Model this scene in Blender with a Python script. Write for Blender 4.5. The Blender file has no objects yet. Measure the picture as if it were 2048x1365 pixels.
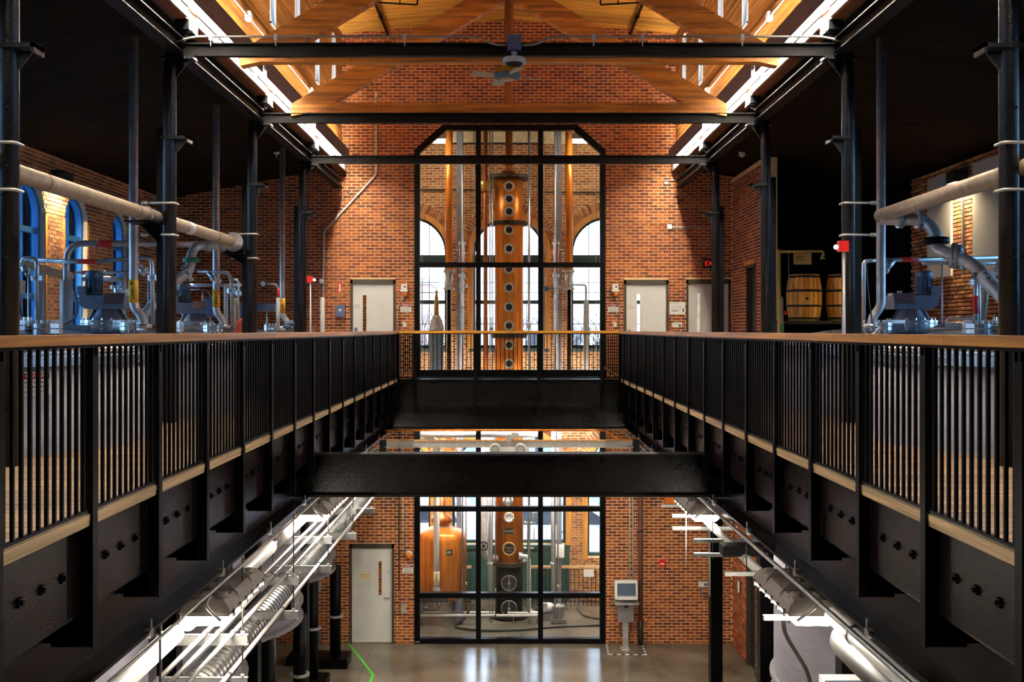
import bpy, math, random
from mathutils import Vector, Matrix
random.seed(4)
S = bpy.context.scene
COL = S.collection
PI = math.pi
F = 2048 * 35 / 36.0          # focal length in pixels
EYE = 1.05                    # eye height above the upper deck (z = 0)
FLOOR = -5.92                 # ground floor
WALL = 22.1                   # distance of the brick end wall
STILL = 25.7                  # far wall of the still room behind the glass

# ------------------------------------------------------------------ camera
cam = bpy.data.cameras.new('camera')
cam.lens = 35; cam.sensor_width = 36
cam.shift_x = 6 / 2048; cam.shift_y = -22.5 / 2048
cam.clip_end = 400
camo = bpy.data.objects.new('camera', cam); COL.objects.link(camo)
camo.location = (0, 0, EYE); camo.rotation_euler = (PI / 2, 0, 0)
S.camera = camo
# ------------------------------------------------------------------ sky
W = bpy.data.worlds.new('sky'); S.world = W; W.use_nodes = True
wn = W.node_tree.nodes; wl = W.node_tree.links
for n in list(wn): wn.remove(n)
wo = wn.new('ShaderNodeOutputWorld'); wb = wn.new('ShaderNodeBackground')
wt = wn.new('ShaderNodeTexCoord'); wz = wn.new('ShaderNodeSeparateXYZ'); wr = wn.new('ShaderNodeValToRGB')
wl.new(wt.outputs['Generated'], wz.inputs[0]); wl.new(wz.outputs['Z'], wr.inputs[0])
wr.color_ramp.elements[0].color = (0.80, 0.90, 1.0, 1); wr.color_ramp.elements[1].color = (0.42, 0.66, 1.0, 1)
wl.new(wr.outputs[0], wb.inputs[0]); wb.inputs[1].default_value = 9.0
wl.new(wb.outputs[0], wo.inputs[0])
S.view_settings.view_transform = 'Standard'; S.view_settings.look = 'None'
S.view_settings.gamma = 1.0; S.view_settings.use_curve_mapping = False
S.view_settings.exposure = 0.0
TUBE = 210.0       # strength of the nave tubes
UPTUBE = 70.0     # slot on top of the nave battens
LOWTUBE = 85.0    # strength of the ground-floor lamps
S.cycles.max_bounces = 7; S.cycles.transparent_max_bounces = 16
S.cycles.use_denoising = True
S.cycles.sample_clamp_indirect = 6.0

# ------------------------------------------------------------------ materials
MATS = {}
def _base(name):
    m = bpy.data.materials.new(name); m.use_nodes = True
    nt = m.node_tree; b = nt.nodes['Principled BSDF']
    return m, nt, b
def mat(name, c, rough=.5, metal=0., var=.15, scale=6., stretch=(1, 1, 1), bump=0., bscale=80., rnd=0., coords='Object', spec=.5, contrast=(.3, .7)):
    m, nt, b = _base(name); N = nt.nodes; L = nt.links
    if coords == 'Position':
        src = N.new('ShaderNodeNewGeometry').outputs['Position']
    else:
        src = N.new('ShaderNodeTexCoord').outputs[coords]
    mp = N.new('ShaderNodeMapping'); L.new(src, mp.inputs[0])
    mp.inputs['Scale'].default_value = [s * scale for s in stretch]
    no = N.new('ShaderNodeTexNoise'); no.inputs['Scale'].default_value = 1.0; no.inputs['Detail'].default_value = 5
    no.inputs['Distortion'].default_value = .4
    L.new(mp.outputs[0], no.inputs[0])
    rp = N.new('ShaderNodeValToRGB'); L.new(no.outputs['Fac'], rp.inputs[0])
    e = rp.color_ramp.elements
    e[0].position, e[1].position = contrast
    e[0].color = [max(0, k * (1 - var)) for k in c] + [1]; e[1].color = [min(1, k * (1 + var)) for k in c] + [1]
    out = rp.outputs[0]
    if rnd:
        oi = N.new('ShaderNodeObjectInfo'); mr = N.new('ShaderNodeMapRange'); hs = N.new('ShaderNodeHueSaturation')
        L.new(oi.outputs['Random'], mr.inputs[0]); mr.inputs[3].default_value = 1 - rnd; mr.inputs[4].default_value = 1 + rnd
        L.new(mr.outputs[0], hs.inputs['Value']); L.new(out, hs.inputs['Color']); out = hs.outputs[0]
    L.new(out, b.inputs['Base Color'])
    b.inputs['Roughness'].default_value = rough; b.inputs['Metallic'].default_value = metal
    b.inputs['Specular IOR Level'].default_value = spec
    if bump:
        n2 = N.new('ShaderNodeTexNoise'); n2.inputs['Scale'].default_value = bscale; n2.inputs['Detail'].default_value = 3
        L.new(src, n2.inputs[0])
        bu = N.new('ShaderNodeBump'); bu.inputs['Strength'].default_value = bump; bu.inputs['Distance'].default_value = .01
        L.new(n2.outputs['Fac'], bu.inputs['Height']); L.new(bu.outputs[0], b.inputs['Normal'])
    MATS[name] = m
    return m
def emit(name, c, s):
    m = bpy.data.materials.new(name); m.use_nodes = True; nt = m.node_tree
    nt.nodes.remove(nt.nodes['Principled BSDF'])
    e = nt.nodes.new('ShaderNodeEmission'); e.inputs[0].default_value = (*c, 1); e.inputs[1].default_value = s
    nt.links.new(e.outputs[0], nt.nodes['Material Output'].inputs[0]); MATS[name] = m
    return m
def glass(name, tint=(1, 1, 1), gloss=1.0):
    m = bpy.data.materials.new(name); m.use_nodes = True; nt = m.node_tree; N = nt.nodes; L = nt.links
    N.remove(N['Principled BSDF'])
    t = N.new('ShaderNodeBsdfTransparent'); t.inputs[0].default_value = (*tint, 1)
    g = N.new('ShaderNodeBsdfGlossy'); g.inputs['Roughness'].default_value = .02
    f = N.new('ShaderNodeFresnel'); f.inputs[0].default_value = 1.45
    x = N.new('ShaderNodeMixShader'); k = N.new('ShaderNodeMath'); k.operation = 'MULTIPLY'; k.inputs[1].default_value = gloss
    L.new(f.outputs[0], k.inputs[0]); L.new(k.outputs[0], x.inputs[0]); L.new(t.outputs[0], x.inputs[1]); L.new(g.outputs[0], x.inputs[2])
    L.new(x.outputs[0], N['Material Output'].inputs[0]); MATS[name] = m
    return m
mat('black_steel', (.0025, .0025, .003), .36, .0, .4, 5, bump=.12, bscale=90, spec=.09)
mat('girder_steel', (.0055, .0045, .0045), .20, .0, .5, 2.5, bump=.22, bscale=55, spec=.14)
mat('fascia_steel', (.009, .005, .0045), .27, .0, .5, 2.5, bump=.22, bscale=55, spec=.16)  # reddish sheen of the lit steel put into the base colour
mat('duct_metal', (.30, .30, .30), .30, .92, .2, 8)
mat('duct_rib', (.05, .05, .05), .4, .6, .2, 8)
mat('column_steel', (.006, .007, .010), .28, .0, .5, 8, bump=.5, bscale=45, spec=.35)
mat('beam_steel', (.007, .0065, .007), .45, .0, .3, 8, bump=.3, bscale=120, spec=.16)
mat('frame_black', (.002, .002, .0025), .35, .0, .3, 8, spec=.12)
mat('brick_a', (.37, .085, .018), .85, 0, .35, 9, rnd=.22, bump=.4, coords='Position')
mat('brick_b', (.27, .055, .014), .85, 0, .35, 9, rnd=.22, bump=.4, coords='Position')
mat('brick_c', (.47, .125, .028), .85, 0, .30, 9, rnd=.18, bump=.4, coords='Position')
mat('brick_d', (.19, .038, .013), .85, 0, .35, 9, rnd=.22, bump=.4, coords='Position')
mat('mortar', (.97, .67, .38), .95, 0, .12, 12, bump=.3, coords='Position')
mat('old_brick_a', (.40, .15, .055), .9, 0, .45, 10, bump=.5, coords='Position')
mat('old_brick_b', (.50, .22, .085), .9, 0, .45, 10, bump=.5, coords='Position')
mat('old_brick_c', (.27, .095, .04), .9, 0, .45, 10, bump=.5, coords='Position')
mat('old_mortar', (.90, .70, .44), .95, 0, .2, 9, coords='Position')
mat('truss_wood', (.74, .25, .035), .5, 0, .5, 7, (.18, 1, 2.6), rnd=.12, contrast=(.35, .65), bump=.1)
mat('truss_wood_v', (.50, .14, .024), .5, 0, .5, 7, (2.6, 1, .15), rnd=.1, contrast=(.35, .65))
mat('board_wood', (.48, .20, .045), .45, 0, .45, 5, (2.5, .12, 2.5), rnd=.22, contrast=(.35, .65), coords='Position')
mat('ceiling_wood', (.90, .42, .08), .5, 0, .35, 5, (.15, 2.5, 1), rnd=.2, contrast=(.35, .65), coords='Position')
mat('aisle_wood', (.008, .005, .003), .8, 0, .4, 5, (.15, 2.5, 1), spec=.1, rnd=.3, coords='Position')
mat('glulam', (.26, .085, .022), .5, 0, .4, 5, (3, .12, 3), contrast=(.35, .65), coords='Position')
mat('rail_wood', (.64, .25, .035), .38, 0, .35, 6, (2.5, .10, 3), rnd=.15, contrast=(.35, .65), coords='Position')
mat('rail_wood_x', (.70, .31, .03), .38, 0, .3, 6, (.10, 2.5, 3), rnd=.12, contrast=(.35, .65), coords='Position')
mat('deck_wood', (.25, .145, .07), .6, 0, .5, 7, (.2, 4, 1), rnd=.25, contrast=(.35, .65), coords='Position')
mat('edge_wood', (.60, .38, .18), .55, 0, .35, 7, (2, .15, 6), rnd=.1, contrast=(.35, .65), coords='Position')
mat('overexposed_face', (.86, .85, .82), .6, 0, .03)  # white stands for timber overexposed by the tubes
mat('stainless', (.68, .69, .72), .24, .65, .12, 5, bump=.03)
mat('stainless_dull', (.52, .50, .50), .36, .5, .25, 7, bump=.05)
mat('tank_steel', (.27, .26, .31), .5, .35, .12, 3, (1, 1, 6), bump=.04)
mat('tank_top', (.50, .52, .56), .22, .9, .15, 4)
mat('pipe_tan', (.42, .32, .22), .5, .2, .2, 9)
mat('pipe_white', (.62, .60, .56), .5, 0, .06)
mat('galvanised', (.36, .36, .35), .35, .75, .15, 12)
mat('conduit', (.46, .44, .41), .4, .5, .1, 9)
mat('copper', (.80, .235, .03), .36, .55, .35, 3.2, (3, 3, .35), bump=.03, contrast=(.3, .72))
mat('copper_dark', (.46, .14, .04), .36, .6, .4, 4, (3, 3, .3))
mat('rim_metal', (.80, .74, .64), .35, .25, .15, 20)
mat('bolt_steel', (.70, .68, .64), .35, .6, .15, 20)
mat('gear_grey', (.20, .21, .26), .45, .1, .2, 9)
mat('motor_blue', (.08, .13, .20), .4, .2, .2, 9)
mat('pump_blue', (.02, .13, .28), .4, .1, .2, 9)
mat('cover_brown', (.14, .065, .055), .6, 0, .15)
mat('label_red', (.75, .03, .02), .5, 0, .05)
mat('label_yellow', (.95, .50, .02), .5, 0, .04)
mat('label_cream', (.85, .72, .42), .5, 0, .05)
mat('ink_black', (.012, .012, .012), .6, 0, .05)
mat('sign_white', (.85, .83, .78), .5, 0, .03)
mat('sign_red', (.62, .03, .03), .5, 0, .05)
mat('alarm_red', (.72, .015, .012), .4, 0, .05)
mat('door_paint', (.70, .70, .66), .5, 0, .05, 3)
mat('door_frame', (.055, .045, .03), .5, 0, .15)
mat('door_dark', (.010, .010, .012), .5, 0, .2)
mat('box_blue', (.13, .16, .30), .45, .1, .08)
mat('box_grey', (.25, .24, .25), .45, .3, .1)
mat('plastic_white', (.80, .79, .76), .4, 0, .04)
mat('orange_plastic', (.85, .24, .03), .4, 0, .05)
mat('fixture_grey', (.24, .21, .19), .5, 0, .15, 10)
mat('housing', (.14, .12, .13), .5, .1, .1)
mat('floor_concrete', (.17, .145, .105), .17, 0, .45, .9, bump=.03, bscale=12, coords='Position', spec=.5)
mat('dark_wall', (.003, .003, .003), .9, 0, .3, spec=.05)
mat('paint_white', (.72, .70, .64), .7, 0, .05)
mat('curtain_grey', (.40, .38, .33), .8, 0, .08, 3)
mat('teal_frame', (.015, .055, .065), .45, 0, .15)
mat('skylit_frame', (.03, .18, .46), .4, 0, .15)  # bright blue of the sky light put into the sash colour
mat('jamb_plaster', (.52, .46, .42), .8, 0, .1)
mat('jamb_wood', (.66, .30, .06), .5, 0, .3, 6, (3, 3, .15), contrast=(.35, .65), coords='Position')
mat('green_panel', (.022, .075, .062), .55, 0, .2)
mat('hose_black', (.03, .03, .028), .45, 0, .1)
mat('hose_orange', (.72, .10, .04), .5, 0, .1)
mat('brass', (.70, .45, .14), .35, .8, .15)
mat('gold_still', (.62, .38, .10), .28, .9, .2, 4)
mat('plaque_dark', (.04, .035, .028), .4, .4, .2)
mat('shower_yellow', (.62, .46, .14), .5, 0, .12)
mat('barrel_wood', (.78, .35, .06), .55, 0, .35, 7, (3, 3, .2), rnd=.15, contrast=(.35, .65))
mat('hoop_iron', (.02, .02, .022), .5, .3, .2)
mat('tape_green', (.10, .72, .06), .5, 0, .08)
mat('car_white', (.80, .84, .90), .22, 0, .02, spec=.6)
mat('car_glass', (.03, .05, .09), .1, 0, .1, spec=.8)
mat('tyre', (.02, .02, .022), .7, 0, .2)
mat('asphalt', (.16, .16, .17), .8, 0, .2, 2, coords='Position')
mat('far_brick', (.55, .36, .34), .85, 0, .15, 3, coords='Position')
mat('far_stone', (.72, .72, .74), .85, 0, .08, 3, coords='Position')
mat('bark', (.10, .085, .085), .9, 0, .3, 6)
mat('screen', (.09, .13, .18), .12, 0, .15, 3, spec=.7)
mat('valve_green', (.02, .20, .10), .45, 0, .1)
mat('fan_blade', (.55, .48, .36), .45, 0, .1)
mat('fan_orange', (.85, .36, .02), .45, 0, .1)
mat('insulation', (.55, .54, .52), .6, .1, .12, 8)
mat('dark_duct', (.016, .015, .014), .45, .1, .35, 6)
glass('pane', (.97, .985, 1.0)); glass('pane_blue', (.62, .83, 1.0))
emit('tube_light', (1.0, .88, .70), TUBE)
emit('up_light', (1.0, .80, .52), UPTUBE)
emit('low_light', (1.0, .90, .76), LOWTUBE)
emit('still_light', (1.0, .88, .70), 90.0)
emit('still_fill', (1.0, .92, .80), 650.0)  # glow of the fill battens added for the lower still room
emit('wall_lamp', (1.0, .80, .46), 1500.0)
emit('exit_red', (1.0, .03, .02), .9)
emit('strobe', (1, .95, .9), 1.2)

# ------------------------------------------------------------------ mesh helpers
OFF = {}
def at(x, y, Y):
    """photo pixel + distance -> world point"""
    return Vector(((x - 1018) * Y / F, Y, EYE - (y - 660) * Y / F))
def sc(Y): return F / Y
def fillet(pts, r, n=5):
    P = [Vector(p) for p in pts]; out = [P[0]]
    for i in range(1, len(P) - 1):
        a, b, c = P[i - 1], P[i], P[i + 1]
        d0 = (a - b); d1 = (c - b)
        t = min(r, d0.length * .48, d1.length * .48)
        p0 = b + d0.normalized() * t; p2 = b + d1.normalized() * t
        for k in range(n + 1):
            u = k / n
            out.append(p0 * (1 - u) ** 2 + b * 2 * u * (1 - u) + p2 * u * u)
    out.append(P[-1])
    return out
class MB:
    def __init__(s): s.v = []; s.f = []; s.mi = []; s.sm = []
    def face(s, ix, m=0, smooth=False): s.f.append(ix); s.mi.append(m); s.sm.append(smooth)
    def box(s, x0, x1, y0, y1, z0, z1, m=0):
        b = len(s.v)
        s.v += [(x0, y0, z0), (x1, y0, z0), (x1, y1, z0), (x0, y1, z0), (x0, y0, z1), (x1, y0, z1), (x1, y1, z1), (x0, y1, z1)]
        for q in ((3, 2, 1, 0), (4, 5, 6, 7), (0, 1, 5, 4), (1, 2, 6, 5), (2, 3, 7, 6), (3, 0, 4, 7)): s.face([b + k for k in q], m)
        return s
    def cbox(s, c, d, m=0, R=None):
        b = len(s.v); c = Vector(c)
        for dx, dy, dz in ((-1, -1, -1), (1, -1, -1), (1, 1, -1), (-1, 1, -1), (-1, -1, 1), (1, -1, 1), (1, 1, 1), (-1, 1, 1)):
            p = Vector((dx * d[0] / 2, dy * d[1] / 2, dz * d[2] / 2))
            if R is not None: p = R @ p
            s.v.append(tuple(c + p))
        for q in ((3, 2, 1, 0), (4, 5, 6, 7), (0, 1, 5, 4), (1, 2, 6, 5), (2, 3, 7, 6), (3, 0, 4, 7)): s.face([b + k for k in q], m)
        return s
    def bar(s, p0, p1, w, h, m=0, up=(0, 0, 1)):
        p0, p1 = Vector(p0), Vector(p1); d = p1 - p0; L = d.length; y = d.normalized()
        x = y.cross(Vector(up)).normalized(); z = x.cross(y)
        R = Matrix((x, y, z)).transposed()
        return s.cbox((p0 + p1) / 2, (w, L, h), m, R)
    def sweep(s, pts, r, n=10, m=0, caps=True, r2=None, smooth=True):
        P = [Vector(p) for p in pts]; K = len(P); base = len(s.v)
        t = (P[1] - P[0]).normalized()
        a = t.cross(Vector((0, 0, 1)))
        if a.length < .05: a = t.cross(Vector((1, 0, 0)))
        a.normalize()
        for i in range(K):
            if i == 0: tt = (P[1] - P[0])
            elif i == K - 1: tt = (P[-1] - P[-2])
            else: tt = (P[i + 1] - P[i]).normalized() + (P[i] - P[i - 1]).normalized()
            tt.normalize(); a = (a - tt * a.dot(tt))
            if a.length < 1e-5: a = tt.orthogonal()
            a.normalize(); b = tt.cross(a)
            rr = r if r2 is None else r + (r2 - r) * i / (K - 1)
            if callable(r): rr = r(i)
            for k in range(n):
                w = 2 * PI * k / n
                s.v.append(tuple(P[i] + (a * math.cos(w) + b * math.sin(w)) * rr))
        for i in range(K - 1):
            for k in range(n):
                s.face([base + i * n + k, base + i * n + (k + 1) % n, base + (i + 1) * n + (k + 1) % n, base + (i + 1) * n + k], m, smooth)
        if caps:
            s.face([base + k for k in range(n)][::-1], m); s.face([base + (K - 1) * n + k for k in range(n)], m)
        return s
    def tube(s, p0, p1, r, n=12, m=0, r2=None, caps=True, smooth=True):
        return s.sweep([p0, p1], r, n, m, caps, r2, smooth)
    def pipe(s, pts, r, bend=.12, n=10, m=0): return s.sweep(fillet(pts, bend), r, n, m)
    def lathe(s, c, prof, n=24, m=0, axis='Z', smooth=True, arc=None):
        """prof: list of (radius, height) along axis from centre c"""
        b = len(s.v); K = len(prof)
        for r, h in prof:
            for k in range(n):
                w = 2 * PI * k / n; x, y = r * math.cos(w), r * math.sin(w)
                p = {'Z': (x, y, h), 'Y': (x, h, y), 'X': (h, x, y)}[axis]
                s.v.append((c[0] + p[0], c[1] + p[1], c[2] + p[2]))
        for i in range(K - 1):
            for k in range(n):
                s.face([b + i * n + k, b + i * n + (k + 1) % n, b + (i + 1) * n + (k + 1) % n, b + (i + 1) * n + k], m, smooth)
        if prof[0][0] > 1e-6: s.face([b + k for k in range(n)][::-1], m)
        if prof[-1][0] > 1e-6: s.face([b + (K - 1) * n + k for k in range(n)], m)
        return s
    def ring(s, c, axis, r0, r1, h, n=24, m=0):
        """flat washer: inner r0, outer r1, thickness h centred at c along the vector axis"""
        c = Vector(c); t = Vector(axis).normalized(); a = t.orthogonal().normalized(); bb = t.cross(a); b = len(s.v)
        for (r, hh) in ((r0, -h / 2), (r1, -h / 2), (r1, h / 2), (r0, h / 2)):
            for k in range(n):
                w = 2 * PI * k / n
                s.v.append(tuple(c + (a * math.cos(w) + bb * math.sin(w)) * r + t * hh))
        for i in range(4):
            j = (i + 1) % 4
            for k in range(n):
                s.face([b + i * n + k, b + i * n + (k + 1) % n, b + j * n + (k + 1) % n, b + j * n + k], m, False)
        return s
    def bolts(s, c, axis, R, r, h, k=8, m=0):
        c = Vector(c); t = Vector(axis).normalized(); a = t.orthogonal().normalized(); b = t.cross(a)
        for i in range(k):
            w = 2 * PI * (i + .5) / k; p = c + (a * math.cos(w) + b * math.sin(w)) * R
            s.tube(p - t * h / 2, p + t * h / 2, r, 6, m, smooth=False)
        return s
    def flange(s, c, axis, r, h=.05, m=0, k=8):
        c = Vector(c); t = Vector(axis).normalized()
        s.tube(c - t * h / 2, c - t * h * .06, r, 20, m, smooth=False); s.tube(c + t * h * .06, c + t * h / 2, r, 20, m, smooth=False)
        s.bolts(c, t, r * .82, r * .07, h * 1.7, k, m)
        return s
    def prism(s, poly, a0, a1, axis='Y', m=0):
        """poly: list of 2-D points; extruded along axis"""
        b = len(s.v); n = len(poly)
        for a in (a0, a1):
            for p, q in poly:
                s.v.append({'Y': (p, a, q), 'X': (a, p, q), 'Z': (p, q, a)}[axis])
        s.face([b + k for k in range(n)], m); s.face([b + n + k for k in range(n)][::-1], m)
        for k in range(n): s.face([b + k, b + n + k, b + n + (k + 1) % n, b + (k + 1) % n], m)
        return s
    def ball(s, c, rx, ry=None, rz=None, n=14, m=0):
        ry = ry or rx; rz = rz or rx; K = n // 2; b = len(s.v)
        for i in range(K + 1):
            ph = -PI / 2 + PI * i / K
            for k in range(n):
                w = 2 * PI * k / n
                s.v.append((c[0] + rx * math.cos(ph) * math.cos(w), c[1] + ry * math.cos(ph) * math.sin(w), c[2] + rz * math.sin(ph)))
        for i in range(K):
            for k in range(n):
                s.face([b + i * n + k, b + i * n + (k + 1) % n, b + (i + 1) * n + (k + 1) % n, b + (i + 1) * n + k], m, True)
        return s
    def build(s, name, mats, parent=None, **tags):
        if isinstance(mats, str): mats = [mats]
        if parent is None:
            xs, ys, zs = zip(*s.v); off = Vector(((min(xs) + max(xs)) / 2, (min(ys) + max(ys)) / 2, min(zs)))
        else: off = OFF[parent.name]
        me = bpy.data.meshes.new(name)
        me.from_pydata([(x - off[0], y - off[1], z - off[2]) for x, y, z in s.v], [], s.f)
        for k in mats: me.materials.append(MATS[k])
        me.polygons.foreach_set('material_index', s.mi); me.polygons.foreach_set('use_smooth', s.sm)
        me.update()
        o = bpy.data.objects.new(name, me); COL.objects.link(o)
        if parent is None: o.location = off
        else: o.parent = parent
        OFF[o.name] = off
        return o
def tag(o, label=None, cat=None, group=None, kind=None):
    if label: o['label'] = label
    if cat: o['category'] = cat
    if group: o['group'] = group
    if kind: o['kind'] = kind
    return o
def thing(name, label, cat, loc, group=None, kind=None):
    o = bpy.data.objects.new(name, None); o.empty_display_size = .1; COL.objects.link(o)
    o.location = loc; OFF[o.name] = Vector(loc)
    return tag(o, label, cat, group, kind)
def struct(name, loc=(0, 0, 0)):
    o = bpy.data.objects.new(name, None); o.empty_display_size = .1; COL.objects.link(o); o.location = loc; OFF[o.name] = Vector(loc)
    o['kind'] = 'structure'
    return o
UNIT = {}
def ubox(name, m, parent, x0, x1, y0, y1, z0, z1, rot=None):
    """a box piece that shares one unit cube per material"""
    if m not in UNIT:
        b = MB().box(-.5, .5, -.5, .5, -.5, .5); me = bpy.data.meshes.new('unit_' + m)
        me.from_pydata(b.v, [], b.f); me.materials.append(MATS[m]); UNIT[m] = me
    o = bpy.data.objects.new(name, UNIT[m]); COL.objects.link(o); o.parent = parent
    o.location = Vector(((x0 + x1) / 2, (y0 + y1) / 2, (z0 + z1) / 2)) - OFF[parent.name]
    o.scale = (x1 - x0, y1 - y0, z1 - z0)
    if rot: o.rotation_euler = rot
    return o
def copy_tree(o, dx=(0, 0, 0), parent=None):
    c = o.copy(); COL.objects.link(c)
    if parent is not None: c.parent = parent
    else: c.location = o.location + Vector(dx)
    OFF[c.name] = OFF[o.name] + Vector(dx)
    for ch in list(o.children): copy_tree(ch, dx, c)
    return c
def text(body, loc, size, m, parent, rot=(PI / 2, 0, 0), name='lettering', ex=.001):
    cu = bpy.data.curves.new(name, 'FONT'); cu.body = body; cu.size = size; cu.align_x = 'CENTER'; cu.align_y = 'CENTER'; cu.extrude = ex
    cu.resolution_u = 2
    tmp = bpy.data.objects.new(name, cu); me = bpy.data.meshes.new_from_object(tmp); bpy.data.objects.remove(tmp); bpy.data.curves.remove(cu)
    me.materials.clear(); me.materials.append(MATS[m])
    o = bpy.data.objects.new(name, me); COL.objects.link(o); o.parent = parent
    o.location = Vector(loc) - OFF[parent.name]; o.rotation_euler = rot
    OFF[o.name] = Vector(loc)
    return o
def cells(u0, u1, v0, v1, holes):
    us = sorted({u0, u1, *[min(max(h[k], u0), u1) for h in holes for k in (0, 1)]})
    vs = sorted({v0, v1, *[min(max(h[k], v0), v1) for h in holes for k in (2, 3)]})
    for a, b in zip(us, us[1:]):
        run = None
        for c, d in zip(vs, vs[1:]):
            mu, mv = (a + b) / 2, (c + d) / 2
            if any(h[0] < mu < h[1] and h[2] < mv < h[3] for h in holes):
                if run: yield (a, b, *run); run = None
            else: run = (run[0] if run else c, d)
        if run: yield (a, b, *run)
BRK = ['brick_a', 'brick_b', 'brick_c', 'brick_d']
OLD = ['old_brick_a', 'old_brick_b', 'old_brick_c']
def bricks(u0, u1, v0, v1, holes, L=.203, H=.0677, ju=.018, jv=.0175, gap=None, ushift=0.):
    """running bond; holes(v) -> list of (a,b) intervals cut out of the course at height v"""
    out = []; n = int((v1 - v0) / H)
    for r in range(n):
        a = v0 + r * H; mid = a + H / 2
        iv = [(u0, u1)]
        for h0, h1 in holes(mid):
            iv = [q for (x, y) in iv for q in ((x, min(y, h0)), (max(x, h1), y)) if q[1] - q[0] > .03]
        for x, y in iv:
            k = math.floor((x - u0 - ushift) / L - (r % 2) * .5)
            p = u0 + ushift + (k + (r % 2) * .5) * L
            while p < y:
                q0, q1 = max(p + ju / 2, x), min(p + L - ju / 2, y)
                if q1 - q0 > .035: out.append((q0, q1, a + jv / 2, a + H - jv / 2))
                p += L
    return out
def lay(wall, lst, mapf, mats, proud=.010, pick=None, limit=300, full=None):
    """bricks as pieces of their own for the ones that show largest, the rest joined as stuff"""
    singles, rest = [], []
    for b in lst:
        (singles if pick and len(singles) < limit and pick(b) else rest).append(b)
    for b in singles:
        p = mapf(b[0], b[2], -.004); q = mapf(b[1], b[3], proud)
        ubox('brick', random.choice(mats), wall, min(p[0], q[0]), max(p[0], q[0]), min(p[1], q[1]), max(p[1], q[1]), min(p[2], q[2]), max(p[2], q[2]))
    if rest:
        m = MB()
        for b in rest:
            pr = proud + random.uniform(-.002, .003)
            p = mapf(b[0], b[2], -.002); q = mapf(b[1], b[3], pr)
            m.box(min(p[0], q[0]), max(p[0], q[0]), min(p[1], q[1]), max(p[1], q[1]), min(p[2], q[2]), max(p[2], q[2]), random.randrange(len(mats)))
        o = m.build('brickwork', mats, wall); o['kind'] = 'stuff'
# ================================================================== SHELL
def arch_curve(cx, half, spring, rise, n=18):
    return [(cx - half * math.cos(PI * k / n), spring + rise * math.sin(PI * k / n)) for k in range(n + 1)]
def spandrels(m, cx, half, spring, rise, a0, a1, axis, mi=0):
    c = arch_curve(cx, half, spring, rise); k = len(c) // 2; top = spring + rise + .001
    m.prism([(cx - half, top)] + c[:k + 1] + [(cx, top)], a0, a1, axis, mi)
    m.prism([(cx, top)] + c[k:] + [(cx + half, top)], a0, a1, axis, mi)
def arch_half(v, spring, rise, half):
    if v <= spring: return half
    if v >= spring + rise: return 0
    return half * math.sqrt(1 - ((v - spring) / rise) ** 2)
def arch_band(m, cx, sill, spring, half0, rise0, half1, rise1, y0, y1, mi=0, n=20, axis='Y'):
    """frame between an inner and an outer arch outline, legs down to the sill"""
    I = [(cx - half0, sill)] + arch_curve(cx, half0, spring, rise0, n) + [(cx + half0, sill)]
    O = [(cx - half1, sill)] + arch_curve(cx, half1, spring, rise1, n) + [(cx + half1, sill)]
    for k in range(len(I) - 1):
        m.prism([I[k], I[k + 1], O[k + 1], O[k]], y0, y1, axis, mi)

# ---- ground floor
fl = struct('floor', (0, 12, FLOOR))
MB().box(-8.2, 8.2, -3.2, WALL + .2, FLOOR - .2, FLOOR).build('slab', 'floor_concrete', fl)
MB().box(-8.2, 8.2, WALL + .2, STILL + .6, FLOOR - .2, FLOOR).build('still_room_slab', 'floor_concrete', fl)
for x in (-.02, 3.0, -3.0):
    ubox('joint', 'ink_black', fl, x - .006, x + .006, 17, STILL, FLOOR + .0005, FLOOR + .002)
# ---- brick end wall
wb_ = struct('wall_back', (0, WALL, FLOOR))
WX0, WX1, WTOP = -2.10, 2.14, 5.60
DOORS = {'door_1': (-3.52, -2.52, 0., 2.17), 'door_2': (2.554, 3.54, 0., 2.16), 'door_3': (3.93, 4.92, 0., 2.17), 'door_4': (-3.54, -2.55, FLOOR, -3.70)}
holes = [(WX0, WX1, FLOOR, WTOP)] + list(DOORS.values())
m = MB()
for a, b, c, d in cells(-7.9, 7.9, FLOOR, 8.2, holes): m.box(a, b, WALL, WALL + .25, c, d)
CH = ((WX0, 5.05), (-1.48, WTOP))
m.prism([(WX0, 5.05), (-1.48, WTOP), (WX0, WTOP)], WALL, WALL + .25, 'Y')
m.prism([(WX1, 5.05), (1.52, WTOP), (WX1, WTOP)], WALL, WALL + .25, 'Y')
m.build('masonry', 'mortar', wb_)
def back_holes(v):
    o = []
    if v < WTOP:
        s = max(0, (v - 5.05) / .55) * .62
        o.append((WX0 + s, WX1 - s))
    for x0, x1, z0, z1 in DOORS.values():
        if z0 - .03 < v < z1 + .02: o.append((x0, x1))
    return o
def pick_back(b):
    full = b[1] - b[0] > .18
    z = b[2]
    return full and ((1.15 < z < 2.1 and (-4.25 < b[0] < -2.1 or 2.1 < b[0] < 4.1)) or (2.15 < z < 2.75 and (-3.9 < b[0] < -2.1 or 2.1 < b[0] < 3.7)) or (-5.8 < z < -4.2 and 2.15 < b[0] < 3.4))
lay(wb_, bricks(-7.55, 4.95, FLOOR, 7.98, back_holes), lambda u, v, d: (u, WALL - d, v), BRK, pick=pick_back)

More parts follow.
